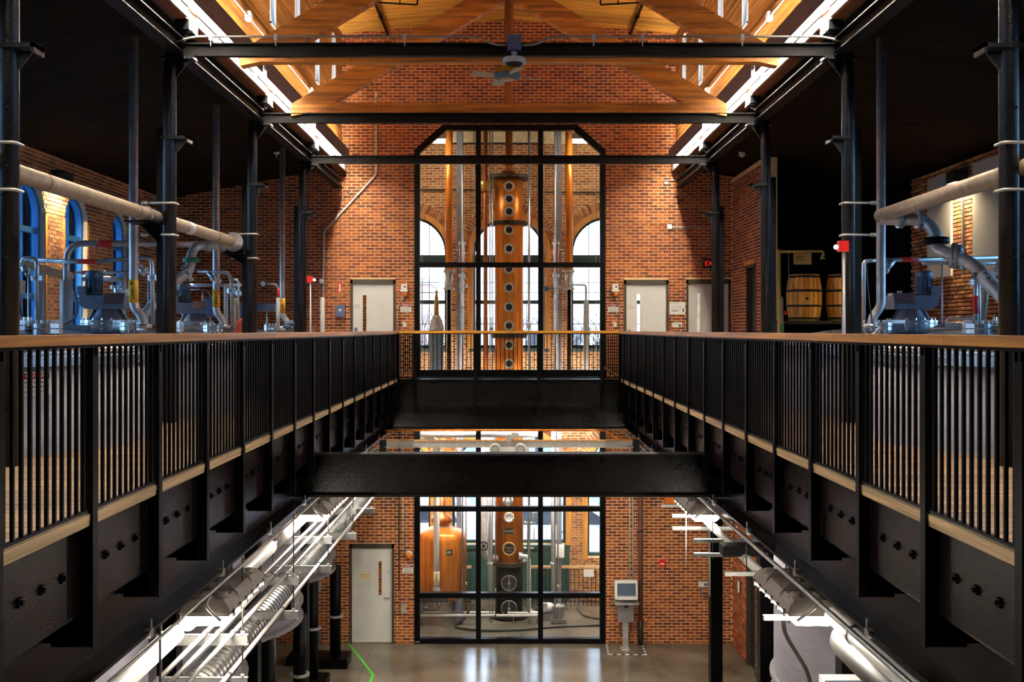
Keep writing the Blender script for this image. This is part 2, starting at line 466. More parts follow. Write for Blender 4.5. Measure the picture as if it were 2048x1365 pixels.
# ---- side walls, front wall and roofs
WINL = [(2.8, 3.75), (4.6, 5.55), (6.4, 7.35), (8.2, 9.15), (10.0, 10.95), (11.8, 12.75), (13.55, 14.5), (15.35, 16.3), (17.03, 17.95), (19.07, 19.8)]
SILL, SPR = .35, 2.95
wl_ = struct('wall_left', (-7.6, 10, FLOOR))
m = MB()
hl = [(a, b, SILL, SPR + (b - a) / 2) for a, b in WINL]
for a, b, c, d in cells(-3, WALL, FLOOR, 5.0, hl): m.box(-8.0, -7.6, a, b, c, d)
for a, b in WINL: spandrels(m, (a + b) / 2, (b - a) / 2, SPR, (b - a) / 2, -8.0, -7.6, 'X')
m.build('masonry', 'old_mortar', wl_)
def left_holes(v):
    o = []
    for a, b in WINL:
        if SILL < v < SPR + (b - a) / 2:
            h = arch_half(v, SPR, (b - a) / 2, (b - a) / 2); c = (a + b) / 2; o.append((c - h, c + h))
    return o
lay(wl_, bricks(14.6, WALL - .02, .0, 4.2, left_holes), lambda u, v, d: (-7.6 + d, u, v), OLD, pick=lambda b: b[1] - b[0] > .18 and 16.3 < b[0] < 17.0 and 1 < b[2] < 3.6)
for i, (a, b) in enumerate(WINL):
    w = struct('window_%d' % (i + 2), (-7.8, (a + b) / 2, SILL)); c = (a + b) / 2; h = (b - a) / 2
    m = MB(); arch_band(m, c, SILL, SPR, h - .07, h - .07, h, h, -7.80, -7.68, axis='X')
    for z in (SILL + .02, 1.55, 2.62): m.box(-7.80, -7.70, a, b, z, z + .09)
    m.box(-7.79, -7.73, c - .012, c + .012, SILL, SPR + h - .05)
    m.build('sash', 'skylit_frame', w)
    if b > 14: 
        m = MB(); m.box(-7.68, -7.602, b - .012, b, SILL, SPR); m.box(-7.68, -7.602, a, a + .012, SILL, SPR)
        m.build('reveal', 'jamb_plaster', w)
        m = MB(); m.box(-7.61, -7.585, b, b + .07, SILL, SPR); m.box(-7.61, -7.585, a - .07, a, SILL, SPR); m.build('trim', 'jamb_wood', w)
    m = MB(); P = arch_curve(c, h - .03, SPR, h - .03); m.prism([(a + .03, SILL)] + P + [(b - .03, SILL)], -7.765, -7.757, 'X'); m.build('pane', 'pane_blue', w)
wr_ = struct('wall_right', (7.6, 10, FLOOR))
m = MB(); WINR = WINL[:7]
for a, b, c, d in cells(-3, WALL, FLOOR, 5.0, [(a, b, SILL, SPR + (b - a) / 2) for a, b in WINR]): m.box(7.6, 8.0, a, b, c, d)
for a, b in WINR: spandrels(m, (a + b) / 2, (b - a) / 2, SPR, (b - a) / 2, 7.6, 8.0, 'X')
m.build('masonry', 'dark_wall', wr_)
for i, (a, b) in enumerate(WINR):
    w = struct('window_%d' % (i + 60), (7.8, (a + b) / 2, SILL)); c = (a + b) / 2; h = (b - a) / 2
    m = MB(); arch_band(m, c, SILL, SPR, h - .07, h - .07, h, h, 7.68, 7.80, axis='X')
    for z in (SILL + .02, 1.55, 2.62): m.box(7.70, 7.80, a, b, z, z + .09)
    m.build('sash', 'skylit_frame', w)
    m = MB(); P = arch_curve(c, h - .03, SPR, h - .03); m.prism([(a + .03, SILL)] + P + [(b - .03, SILL)], 7.757, 7.765, 'X'); m.build('pane', 'pane_blue', w)
lay(wr_, bricks(14.6, 18.8, .9, 3.9, lambda v: []), lambda u, v, d: (7.6 - d, u, v), OLD, pick=lambda b: b[1] - b[0] > .18 and 16.2 < b[0] < 17.0 and 1.9 < b[2] < 3.6, limit=120)
for a, b in ((15.3, 16.2), (17.0, 17.95)):
    ubox('window_cover', 'curtain_grey', wr_, 7.54, 7.58, a, b, 1.97, 3.75)
ubox('cover_rail', 'box_grey', wr_, 7.55, 7.585, 16.58, 16.61, 1.97, 3.6)
wf = struct('wall_front', (0, -3, FLOOR)); MB().box(-8, 8, -3.3, -3, FLOOR, 8.3).build('masonry', 'dark_wall', wf)
# side room block at the right end
wroom = struct('wall_side', (4.95, 20.7, FLOOR))
SD = [(19.95, 20.72, 0., 2.38), (19.95, 20.72, FLOOR, -3.64)]
m = MB()
for a, b, c, d in cells(19.3, WALL, FLOOR, 4.4, SD): m.box(4.95, 5.2, a, b, c, d)
m.build('masonry', 'mortar', wroom)
MB().box(5.2, 7.6, 21.6, WALL, FLOOR, 4.4).build('back_lining', 'dark_wall', wroom)  # near-black colour paints the unlit corner behind the side room
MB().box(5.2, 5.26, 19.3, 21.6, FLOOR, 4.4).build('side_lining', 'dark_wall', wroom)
lay(wroom, bricks(19.3, WALL - .02, FLOOR, 4.35, lambda v: [(a, b) for a, b, c, d in SD if c - .02 < v < d + .03]), lambda u, v, d: (4.95 - d, u, v), BRK, pick=lambda b: b[1] - b[0] > .18 and (1.1 < b[2] < 4.0 or -5 < b[2] < -4), limit=300)
for i, (a, b, c, d) in enumerate(SD):
    dd = struct('door_%d' % (i + 5), (4.95, (a + b) / 2, c))
    m = MB(); m.box(4.93, 5.1, a, a + .05, c, d); m.box(4.93, 5.1, b - .05, b, c, d); m.box(4.93, 5.1, a, b, d - .06, d); m.build('frame', 'door_frame', dd)
    MB().box(5.02, 5.07, a + .05, b - .05, c, d - .06).build('leaf', 'door_dark', dd)
    if i == 0:
        MB().box(4.90, 5.15, a - .08, b + .08, d, d + .10).build('lintel', 'jamb_wood', dd)
        text('2', (5.015, 20.12, 1.2), .14, 'sign_white', dd, (PI / 2, 0, -PI / 2))
# aisle roofs
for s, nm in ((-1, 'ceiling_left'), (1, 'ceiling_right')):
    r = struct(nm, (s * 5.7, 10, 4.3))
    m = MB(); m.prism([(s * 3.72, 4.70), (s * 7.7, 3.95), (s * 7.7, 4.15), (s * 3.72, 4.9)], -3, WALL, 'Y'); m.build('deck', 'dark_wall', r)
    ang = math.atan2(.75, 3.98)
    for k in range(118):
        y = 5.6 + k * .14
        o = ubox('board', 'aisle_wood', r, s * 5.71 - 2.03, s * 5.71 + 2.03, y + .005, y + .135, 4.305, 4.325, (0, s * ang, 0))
# nave roof, clerestory walls and lower boards
rn = struct('ceiling', (0, 10, 7.6))
m = MB(); m.prism([(-4.0, 7.72), (0, 8.06), (4.0, 7.72), (4.0, 7.9), (0, 8.25), (-4.0, 7.9)], -3, WALL + .3, 'Y'); m.build('roof_deck', 'dark_wall', rn)
ang = math.atan2(.34, 4.0)
for s in (-1, 1):
    for k in range(26):
        y = 13.0 + k * .35
        if y + .33 > WALL: break
        ubox('plank', 'ceiling_wood', rn, s * 1.87 - 1.88, s * 1.87 + 1.88, y + .01, y + .34, 7.765 + (k % 2) * .02, 7.83, (0, s * ang, 0))
CW = [(8.2, 8.55), (10.0, 10.35), (11.8, 12.15), (13.6, 13.95), (15.4, 15.75), (17.2, 17.55), (19.0, 19.35), (20.8, 21.15)]
wi = 12
for s, nm in ((-1, 'wall_clerestory_left'), (1, 'wall_clerestory_right')):
    w = struct(nm, (s * 3.75, 10, 4.8)); m = MB()
    for a, b, c, d in cells(-3, WALL, 4.6, 7.8, [(p, q, 5.8, 7.3) for p, q in CW]): m.box(min(s * 3.73, s * 3.85), max(s * 3.73, s * 3.85), a, b, c, d)
    m.build('sheathing', 'glulam', w)
    edges = [-3] + [e for c in CW for e in c] + [WALL]
    for k in range(25):
        z = 4.87 + k * .11
        if 5.75 < z < 7.28: segs = [(6.0, CW[0][0])] + [(CW[i][1], CW[i + 1][0]) for i in range(len(CW) - 1)] + [(CW[-1][1], WALL)]
        else: segs = [(6.0, WALL)]
        for a, b in segs: ubox('board', 'board_wood', w, min(s * 3.70, s * 3.73), max(s * 3.70, s * 3.73), a + .01, b - .01, z + .006, z + .105)
    for a, b in CW:
        v = struct('window_%d' % wi, (s * 3.78, (a + b) / 2, 5.8)); wi += 1
        m = MB(); x0, x1 = sorted((s * 3.68, s * 3.84))
        m.box(x0, x1, a, a + .03, 5.8, 7.3); m.box(x0, x1, b - .03, b, 5.8, 7.3); m.box(x0, x1, a, b, 5.8, 5.83); m.box(x0, x1, a, b, 7.27, 7.3); m.build('frame', 'plastic_white', v)
        MB().box(s * 3.80 - .004, s * 3.80 + .004, a + .03, b - .03, 5.83, 7.27).build('pane', 'pane_blue', v)
    g = thing('glulam_beam', ('brown glued timber eave beam over the %s column row' % ('left' if s < 0 else 'right')), 'beam', (s * 3.66, 10, 4.53))
    x0, x1 = sorted((s * 3.60, s * 3.73)); MB().box(x0, x1, 2, WALL, 4.53, 4.86).build('timber', 'glulam', g)
    x0, x1 = sorted((s * 3.585, s * 3.60))
    for y0, y1 in ((3.0, 7.5), (7.84, 11.13), (11.47, 14.76), (15.1, 18.39), (18.73, WALL - .2)):
        ubox('overexposed_face', 'overexposed_face', g, x0, x1, y0, y1, 4.545, 4.85)  # timber face beside the tubes, its glare painted as white

# ---- curtain wall in the end wall
cw = struct('window_1', (0, WALL, FLOOR))
YF0, YF1 = WALL - .03, WALL + .12
def bars(x0, x1, z0, z1, nm='mullion'): ubox(nm, 'frame_black', cw, x0, x1, YF0, YF1, z0, z1)
bars(WX0, WX0 + .12, FLOOR, 5.05, 'jamb'); bars(WX1 - .12, WX1, FLOOR, 5.05, 'jamb')
for x in (-.68, .70): bars(x - .055, x + .055, FLOOR, WTOP)
ZT = (FLOOR + .05, -4.85, -2.93, -.9, .08, 2.49, 4.80)
for z in (-4.85, -2.93, 2.49, 4.80): bars(WX0, WX1, z - .055, z + .055, 'transom')
bars(WX0, WX1, FLOOR, FLOOR + .11, 'sill'); bars(WX0, WX1, -.55, .16, 'spandrel'); bars(-1.48, 1.52, WTOP - .12, WTOP, 'head')
m = MB(); m.prism([(WX0, 5.05), (-1.48, WTOP), (-1.40, WTOP - .12), (WX0 + .12, 4.98)], YF0, YF1); m.build('raking_bar', 'frame_black', cw)
m = MB(); m.prism([(WX1, 5.05), (1.52, WTOP), (1.44, WTOP - .12), (WX1 - .12, 4.98)], YF0, YF1); m.build('raking_bar', 'frame_black', cw)
XS = ((WX0 + .12, -.735), (-.625, .645), (.755, WX1 - .12))
ZS = ((FLOOR + .11, -4.905), (-4.795, -2.985), (-2.875, -.55), (.16, 2.435), (2.545, 4.745), (4.855, 5.48))
for i, (x0, x1) in enumerate(XS):
    for z0, z1 in ZS:
        m = MB(); y = WALL + .05
        if z1 > 5.2 and i != 1:
            e = .55
            if i == 0: m.prism([(x0, z0), (x1, z0), (x1, z1), (-1.40, z1), (x0, 4.99)], y, y + .006)
            else: m.prism([(x0, z0), (x1, z0), (x1, 4.99), (1.44, z1), (x0, z1)], y, y + .006)
        else: m.box(x0, x1, y, y + .006, z0, z1)
        m.build('pane', 'pane', cw)
ubox('maker_plate', 'galvanised', cw, -2.08, -1.98, YF0 - .004, YF0, FLOOR + .03, FLOOR + .06)

# ---- doors of the end wall
def door(nm, hinge_left, slot, closer=True, handle=None):
    x0, x1, z0, z1 = DOORS[nm]; d = struct(nm, ((x0 + x1) / 2, WALL, z0))
    m = MB(); y0, y1 = WALL - .015, WALL + .12
    m.box(x0, x0 + .05, y0, y1, z0, z1); m.box(x1 - .05, x1, y0, y1, z0, z1); m.box(x0, x1, y0, y1, z1 - .10, z1); m.build('frame', 'door_frame', d)
    lx0, lx1, lz1, y = x0 + .05, x1 - .05, z1 - .10, WALL + .035
    sx0, sx1, sz0, sz1 = slot
    m = MB()
    for a, b, c, e in cells(lx0, lx1, z0 + .02, lz1, [slot]): m.box(a, b, y, y + .045, c, e)
    lf = m.build('leaf', 'door_paint', d)
    m = MB()
    for a, b, c, e in cells(sx0 - .018, sx1 + .018, sz0 - .018, sz1 + .018, [slot]): m.box(a, b, y - .008, y, c, e)
    m.build('vision_trim', 'door_paint', lf)
    MB().box(sx0, sx1, y + .02, y + .026, sz0, sz1).build('pane', 'pane', lf)
    return d, lf, y
d, lf, y = door('door_1', 1, (-3.25, -3.17, .88, 1.82))
MB().box(-3.44, -3.37, y - .006, y, .95, 1.10).build('push_plate', 'box_blue', lf)
text('MASH\nROOM', (-3.385, y - .003, 1.57), .05, 'box_grey', lf)
d, lf, y = door('door_2', 1, (2.845, 2.915, .86, 1.84))
MB().box(2.635, 2.705, y - .006, y, .97, 1.05).build('push_plate', 'box_grey', lf)
text('STILL\nROOM', (2.70, y - .003, 1.56), .05, 'box_grey', lf)
d, lf, y = door('door_3', 1, (4.18, 4.25, .88, 1.86))
MB().box(4.0, 4.07, y - .006, y, .98, 1.06).build('push_plate', 'plastic_white', lf)
m = MB(); m.box(4.62, 4.66, y - .012, y + .05, 0, 2.07); m.build('meeting_stile', 'door_frame', d)
d, lf, y = door('door_4', 0, (-2.90, -2.83, -4.86, -4.10))
h = MB(); h.tube((-2.66, y, -4.90), (-2.66, y - .02, -4.90), .035, 14); h.pipe([(-2.66, y - .01, -4.90), (-2.66, y - .06, -4.90), (-2.78, y - .06, -4.90)], .012, .02, 8); h.build('handle', 'bolt_steel', lf)
p = MB().box(-3.32, -3.07, y - .004, y, -4.52, -4.35).build('notice', 'label_cream', lf)
text('NO ADMITTANCE', (-3.195, y - .006, -4.40), .028, 'ink_black', lf); text('EMPLOYEES ONLY', (-3.195, y - .006, -4.46), .022, 'ink_black', lf)
text('ROOM\n101', (-2.68, y - .003, -4.36), .035, 'box_grey', lf)
# back stop behind the doors
m = MB()
for x0, x1, z0, z1 in (DOORS['door_1'], DOORS['door_4']): m.box(x0 - .1, x1 + .1, WALL + .9, WALL + .92, z0, z1 + .1)
bs = struct('wall_lobby', (0, WALL + .9, FLOOR)); m.build('lining', 'mortar', bs)
for nm in ('door_1', 'door_4'):
    x0, x1, z0, z1 = DOORS[nm]; lay(bs, bricks(x0 + .1, x1 - .1, z0 + .7, z1, lambda v: []), lambda u, v, d: (u, WALL + .9 - d, v), BRK)

# ================================================================== UPPER DECK
TR = 1.75; TX = 5.3
TL = [9.5, 13.13, 16.76, 20.29]; TRT = [9.5, 13.13]
dk = struct('floor_upper', (0, 12, 0))
def reach(y, s):
    for c in (TL if s < 0 else TRT):
        if abs(y - c) < TR + .03: return TX - math.sqrt(max(0, (TR + .03) ** 2 - (y - c) ** 2)) 
    return 7.58
for s in (-1, 1):
    k = 0; y = 3.6
    while y < WALL - .15:
        e = min(reach(y, s), reach(y + .14, s))
        if s > 0 and y > 19.15: e = min(e, 4.93)
        x0, x1 = sorted((s * 2.425, s * e))
        ubox('board', 'deck_wood', dk, x0, x1, y + .004, y + .136, -.035, 0)
        y += .14
    for k in range(-1, 16):
        y0 = 5.70 + 1.07 * k + .008; y1 = min(y0 + 1.054, 21.25)
        for z0, z1, dx in ((-.034, -.001, 0), (-.068, -.036, .004)):
            x0, x1 = sorted((s * (2.385 + dx), s * 2.423)); ubox('edge_board', 'edge_wood', dk, x0, x1, y0, y1, z0, z1)
    x0, x1 = sorted((s * 2.45, s * 3.5)); MB().box(x0, x1, 3, WALL, -.10, -.04).build('subfloor', 'black_steel', dk)
    for c0, c1 in ((3, 7.7), (11.3, 11.35), (14.9, 15.0)) if s < 0 else ((3, 7.7), (11.3, 11.35), (14.95, 19.2)):
        x0, x1 = sorted((s * 3.5, s * 7.6)); MB().box(x0, x1, c0, c1, -.10, -.04).build('subfloor', 'black_steel', dk)
br = struct('floor_bridge', (0, 21.6, -.05)); MB().box(-2.42, 2.42, 21.22, WALL - .04, -.06, -.01).build('plate', 'black_steel', br)
# ---- rails along the two decks
YP = [5.70 + 1.07 * k for k in range(-2, 15)]
for s, side in ((-1, 'left'), (1, 'right')):
    g = thing('railing', 'black steel baluster railing with timber handrail along the %s deck' % side, 'railing', (s * 2.4, 12, 0))
    def sx(a, b): return sorted((s * a, s * b))
    yy = [3.4, 6.95 if s < 0 else 5.35, 9.9, 13.1, 15.4, 18.3, 21.24]
    for a, b in zip(yy, yy[1:]):
        x0, x1 = sx(2.335, 2.445); ubox('handrail', 'rail_wood', g, x0, x1, a + .002, b - .002, .967, 1.022)
    x0, x1 = sx(2.375, 2.425); MB().box(x0, x1, 3.4, 21.2, .948, .966).build('top_bar', 'black_steel', g)
    x0, x1 = sx(2.385, 2.415); MB().box(x0, x1, 3.4, 21.2, .012, .028).build('bottom_bar', 'black_steel', g)
    for i, y in enumerate(YP):
        m = MB(); x0, x1 = sx(2.376, 2.452); m.box(x0, x1, y - .007, y + .007, -.767, .948)
        x0, x1 = sx(2.368, 2.378); m.box(x0, x1, y - .034, y + .034, -.767, .90)
        x0, x1 = sx(2.45, 2.62); m.box(x0, x1, y - .007, y + .007, -.767, -.56)
        x0, x1 = sx(2.45, 2.68); m.box(x0, x1, y - .007, y + .007, -.745, -.56)
        m.build('post', 'black_steel', g)
        for k in range(1, 12):
            yb = y + 1.07 * k / 12
            if yb > 21.15: break
            x0, x1 = sx(2.391, 2.409); ubox('baluster', 'black_steel', g, x0, x1, yb - .009, yb + .009, .028, .948)
    MB().box(*sx(2.34, 2.44), 21.19, 21.25, -.01, .967).build('end_post', 'black_steel', g)
    f = thing('fascia_plate', 'dark steel deck edge plate with star washers under the %s railing' % side, 'plate', (s * 2.46, 12, -.57))
    for i in range(len(YP)):
        y0 = YP[i] + .01; y1 = (YP[i + 1] if i + 1 < len(YP) else 21.2) - .01
        x0, x1 = sx(2.455, 2.47); ubox('plate', 'fascia_steel', f, x0, x1, y0, y1, -.57, -.07)
        x0, x1 = sx(2.455, 2.53); ubox('lip', 'girder_steel', f, x0, x1, y0, y1, -.582, -.57)
        for k in range(4):
            yb = y0 + (y1 - y0) * (.09 + .23 * k); m = MB()
            if i == len(YP) - 1 and k > 1: continue
            star = []
            for q in range(12):
                rr = .030 if q % 2 == 0 else .017; w = PI * q / 6
                star.append((yb + rr * math.cos(w), -.315 + rr * math.sin(w)))
            m.prism(star, s * 2.455, s * 2.441, 'X'); m.tube((s * 2.442, yb, -.315), (s * 2.425, yb, -.315), .013, 6, smooth=False)
            m.build('bolt', 'black_steel', f)
    g = thing('deck_girder', 'deep black steel I girder carrying the %s deck' % side, 'girder', (s * 2.7, 12, -1.06))
    MB().box(*sx(2.675, 2.69), 2, WALL, -1.05, -.1).build('web', 'fascia_steel', g)
    MB().box(*sx(2.50, 2.87), 2, WALL, -1.075, -1.05).build('bottom_flange', 'girder_steel', g)
    MB().box(*sx(2.50, 2.87), 2, WALL, -.125, -.1).build('top_flange', 'girder_steel', g)
# ---- bridge at the far end
g = thing('bridge_railing', 'short black railing with bright orange handrail across the far bridge', 'railing', (0, 21.22, 0))
for a, b in ((-2.40, -.02), (-.02, 2.40)): ubox('handrail', 'rail_wood_x', g, a, b, 21.17, 21.28, .975, 1.03)
MB().box(-2.38, 2.38, 21.2, 21.25, .955, .974).build('top_bar', 'black_steel', g)
MB().box(-2.38, 2.38, 21.205, 21.245, .02, .04).build('bottom_bar', 'black_steel', g)
BP = (-2.01, -.72, .63, 1.98)
for x in BP:
    m = MB(); m.box(x - .035, x + .035, 21.16, 21.172, -.72, .95); m.box(x - .007, x + .007, 21.17, 21.26, -.72, .95); m.build('post', 'black_steel', g)
for k in range(53):
    x = -2.34 + k * .09
    if min(abs(x - p) for p in BP) > .03: ubox('baluster', 'black_steel', g, x - .008, x + .008, 21.216, 21.234, .04, .955)
for s in (-1, 1):
    m = MB()
    for k in range(7):
        u = k / 6; x = s * (2.31 - .22 * u); yq = 21.3 + .62 * u; z0 = .03 + .13 * u
        m.box(x - .012, x + .012, yq - .012, yq + .012, z0, .96)
    m.build('side_panel', 'black_steel', g)
    MB().bar((s * 2.32, 21.28, .08), (s * 2.09, 21.94, .215), .02, .035).build('toe_board', 'edge_wood', g)
g = thing('bridge_girder', 'black bolted steel girder of the far bridge below its railing', 'girder', (0, 21.4, -1.08))
MB().box(-2.42, 2.42, 21.20, 21.215, -.57, -.07).build('fascia', 'girder_steel', g)
MB().box(-2.66, 2.66, 21.45, 21.465, -1.06, -.1).build('web', 'girder_steel', g)
MB().box(-2.66, 2.66, 21.34, 21.58, -1.085, -1.06).build('bottom_flange', 'girder_steel', g)
for i in range(3):
    for k in range(3):
        x = BP[i] + 1.33 * (.25 + .25 * k); m = MB(); m.tube((x, 21.20, -.33), (x, 21.175, -.33), .022, 6, smooth=False); m.build('bolt', 'black_steel', g)
g = thing('cross_girder', 'glossy black steel I beam spanning the open void below deck level', 'girder', (0, 12.42, -1.01))
MB().box(-2.66, 2.66, 12.41, 12.43, -1.0, -.50).build('web', 'girder_steel', g)
MB().box(-2.66, 2.66, 12.30, 12.54, -1.02, -.995).build('bottom_flange', 'beam_steel', g)
MB().box(-2.66, 2.66, 12.30, 12.54, -.51, -.487).build('top_flange', 'beam_steel', g)

# ================================================================== COLUMNS AND BEAMS
YC = [7.67, 11.3, 14.93, 18.56]
ORD = ['nearest', 'second', 'third', 'farthest']
for s, side in ((-1, 'left'), (1, 'right')):
    for i, yc in enumerate(YC):
        c = thing('steel_column', '%s black steel column of the %s row, counted from the camera' % (ORD[i], side), 'column', (s * 3.85, yc, FLOOR), kind='thing')
        m = MB(); m.sweep([(s * 3.85, yc, -.06), (s * 3.85, yc, 3.9), (s * 3.82, yc, 4.28)], .073, 16); m.build('shaft', 'column_steel', c)
        m = MB(); m.box(s * 3.85 - .11, s * 3.85 + .11, yc - .11, yc + .11, FLOOR, -.06); m.build('lower_shaft', 'black_steel', c)
        m = MB(); x0, x1 = sorted((s * 3.93, s * 4.02)); m.box(x0, x1, yc + .05, yc + .13, 0, 3.35); m.build('back_stiffener', 'column_steel', c)
        m = MB(); x0, x1 = sorted((s * 3.93, s * 3.62)); m.box(x0, x1, yc - .09, yc + .09, 3.205, 3.24)
        x0, x1 = sorted((s * 3.645, s * 3.62)); m.box(x0, x1, yc - .09, yc + .09, 3.17, 3.24); m.build('bracket', 'column_steel', c)
        m = MB(); m.prism([(s * 3.80, 3.20), (s * 3.66, 3.20), (s * 3.80, 3.02)], yc - .01, yc + .01); m.build('gusset', 'column_steel', c)
        m = MB(); m.prism([(s * 3.79, 4.13), (s * 3.60, 4.13), (s * 3.79, 3.90)], yc - .012, yc + .012); x0, x1 = sorted((s * 3.93, s * 3.56)); m.box(x0, x1, yc - .08, yc + .08, 4.11, 4.14); m.build('beam_seat', 'column_steel', c)
        m = MB(); x0, x1 = sorted((s * 3.74, s * 3.58)); m.box(s * 3.66 - .10, s * 3.66 + .10, yc - .1, yc + .1, 4.40, 4.42); m.tube((s * 3.82, yc, 4.27), (s * 3.66, yc, 4.42), .05, 12); m.box(x0, x1, yc - .16, yc + .16, 4.42, 4.53); m.build('knife_plate', 'column_steel', c)
        m = MB()
        for z in (.4, 1.6, 2.3, 2.75): m.ball((s * 3.85 + .02, yc - .074, z), .014, n=8)
        m.build('bolt', 'beam_steel', c)
        for z in ((2.48, 2.12) if i < (3 if s < 0 else 2) else ()):
            m = MB(); x0, x1 = s * 3.77, s * 4.12
            m.pipe([(x0, yc + .05, z + .0), (x0, yc - .085, z), (x1, yc - .085, z)], .013, .04, 8); m.tube((x1 - s * .05, yc - .085, z), (x1 + s * .02, yc - .085, z), .022, 8); m.build('pipe_clamp', 'conduit', c)
for i, yc in enumerate(YC[1:]):
    b = thing('tie_beam', '%s black steel channel tie beam across the nave, from the camera' % ('nearest', 'second', 'third')[i], 'beam', (0, yc, 4.14), kind='thing')
    MB().box(-3.78, 3.78, yc - .02, yc + .0, 4.14, 4.29).build('web', 'beam_steel', b)
    MB().box(-3.78, 3.78, yc - .08, yc, 4.14, 4.155).build('bottom_flange', 'beam_steel', b)
    MB().box(-3.78, 3.78, yc - .08, yc, 4.275, 4.29).build('top_flange', 'beam_steel', b)
for s, side in ((-1, 'left'), (1, 'right')):
    ys = [4.04] + YC + [WALL - .1]
    for i in range(5):
        a, e = ys[i] + .09, ys[i + 1] - .09
        b = thing('eave_strut', '%s dark steel I strut of the %s column row, counted from the camera' % (('nearest', 'second', 'third', 'fourth', 'last')[i], side), 'strut', (s * 3.74, (a + e) / 2, 4.17), kind='thing')
        x = s * 3.74
        MB().box(x - .008, x + .008, a, e, 4.18, 4.32).build('web', 'beam_steel', b)
        MB().box(x - .085, x + .085, a, e, 4.165, 4.18).build('bottom_flange', 'beam_steel', b)
        MB().box(x - .085, x + .085, a, e, 4.32, 4.335).build('top_flange', 'beam_steel', b)
# ---- timber trusses
for i, (yt, lab) in enumerate(((12.1, 'nearer orange timber roof truss behind the ceiling fan'), (14.93, 'farther orange timber roof truss resting above the second tie beam'))):
    t = thing('timber_truss', lab, 'truss', (0, yt, 4.28))
    y0, y1 = yt - .075, yt + .075
    MB().box(-3.02, 3.02, y0, y1, 4.29, 4.44).build('bottom_chord', 'truss_wood', t)
    for s in (-1, 1):
        R = .18
        P = lambda x, dz: (s * x, 4.84 + .6 * (2.25 - x) + dz)
        m = MB(); m.prism([P(.055, R), P(.055, -R), P(2.86, -R), (s * 3.0, 4.29), P(3.25, 0.0), P(3.25, R)], yt - .08, yt + .08)
        m.build('rafter', 'truss_wood', t)
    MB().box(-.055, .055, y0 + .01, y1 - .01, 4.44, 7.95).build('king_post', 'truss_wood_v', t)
    m = MB()
    for x in (-1.9, 0.08, 1.85): m.box(x - .002, x + .002, y0 - .001, y0, 4.29, 4.44)
    m.build('scarf_joint', 'ink_black', t)
# ---- fluorescent battens
FY = [(3.4, 6.7), (7.0, 10.25), (10.55, 13.98), (14.2, 17.5), (17.8, 21.5)]
for s, side in ((-1, 'left'), (1, 'right')):
    for i, (a, e) in enumerate(FY):
        f = thing('batten_light', 'glowing fluorescent batten on the %s eave beam, %s from the end wall' % (side, ('fifth', 'fourth', 'third', 'second', 'first')[i]), 'light', (s * 3.45, (a + e) / 2, 4.58))
        x0, x1 = sorted((s * 3.46, s * 3.525)); m = MB(); m.box(x0, x1, a, e, 4.745, 4.87)
        x0, x1 = sorted((s * 3.452, s * 3.462)); m.box(x0, x1, a, e, 4.655, 4.935)
        x0, x1 = sorted((s * 3.452, s * 3.575))
        for y in (a, e): m.box(x0, x1, y - .008, y + .008, 4.765, 4.87)
        m.build('housing', 'housing', f)
        x0, x1 = sorted((s * 3.566, s * 3.578)); MB().box(x0, x1, a, e, 4.655, 4.70).build('lower_lip', 'frame_black', f)
        m = MB(); m.sweep([(s * 3.525, a + .03, 4.72), (s * 3.525, e - .03, 4.72)], .042, 10); m.build('tube', 'tube_light', f)
        m = MB(); m.sweep([(s * 3.50, a + .05, 4.895), (s * 3.50, e - .05, 4.895)], .022, 8); m.build('upper_tube', 'up_light', f)
        m = MB(); m.box(s * 3.50 - .03, s * 3.50 + .03, a - .13, a - .03, 4.74, 4.84); m.build('junction_box', 'plastic_white', f)
# ================================================================== STILL ROOM (behind the glass)
sw = struct('wall_still_room', (0, STILL, FLOOR))
UP = [(-2.545, .93, .56, 3.05, .93), (0, .93, .56, 3.05, .93), (2.545, .93, .56, 3.05, .93)]       # centre, half, sill, spring, rise
LO = [(-3.0, .97, -4.83, -2.7, 1.05), (0, 1.47, -4.50, -2.7, 1.15), (3.0, .97, -4.83, -2.7, 1.05)]
J = .14
m = MB()
hh = [(c - h - J, c + h + J, sl, sp + rs + J) for c, h, sl, sp, rs in UP + LO]
for a, b, c, d in cells(-4.4, 4.4, FLOOR, 6.4, hh): m.box(a, b, STILL, STILL + .4, c, d)
for c, h, sl, sp, rs in UP + LO: spandrels(m, c, h + J, sp, rs + J, STILL, STILL + .4, 'Y')
m.build('masonry', 'old_mortar', sw)
VB = .24
def still_holes(v):
    o = []
    for c, h, sl, sp, rs in UP + LO:
        if sl - .02 < v <= sp: o.append((c - h - J, c + h + J))
        elif sp < v < sp + rs + J + VB:
            k = arch_half(v, sp, rs + J + VB, h + J + VB); o.append((c - k, c + k))
    return o
lay(sw, bricks(-2.62, 2.62, FLOOR, 5.9, still_holes, ushift=.05), lambda u, v, d: (u, STILL - d, v), OLD, pick=lambda b: b[1] - b[0] > .18 and (3.9 < b[2] < 4.75), limit=160)
m = MB()
for c, h, sl, sp, rs in UP + LO:
    n = 44
    for k in range(n):
        t = PI * (k + .5) / n; x = -math.cos(t) * (h + J + VB / 2); z = math.sin(t) * (rs + J + VB / 2)
        if abs(c + x) > 2.62: continue
        R = Matrix.Rotation(-math.atan2(x / (h + J), z / (rs + J)) * -1, 3, 'Y')
        m.cbox((c + x, STILL - .008, sp + z), (PI * (h + J + VB / 2) / n - .014, .03, VB - .02), random.randrange(3), R)
o = m.build('voussoirs', OLD, sw); o['kind'] = 'stuff'
wi = 40
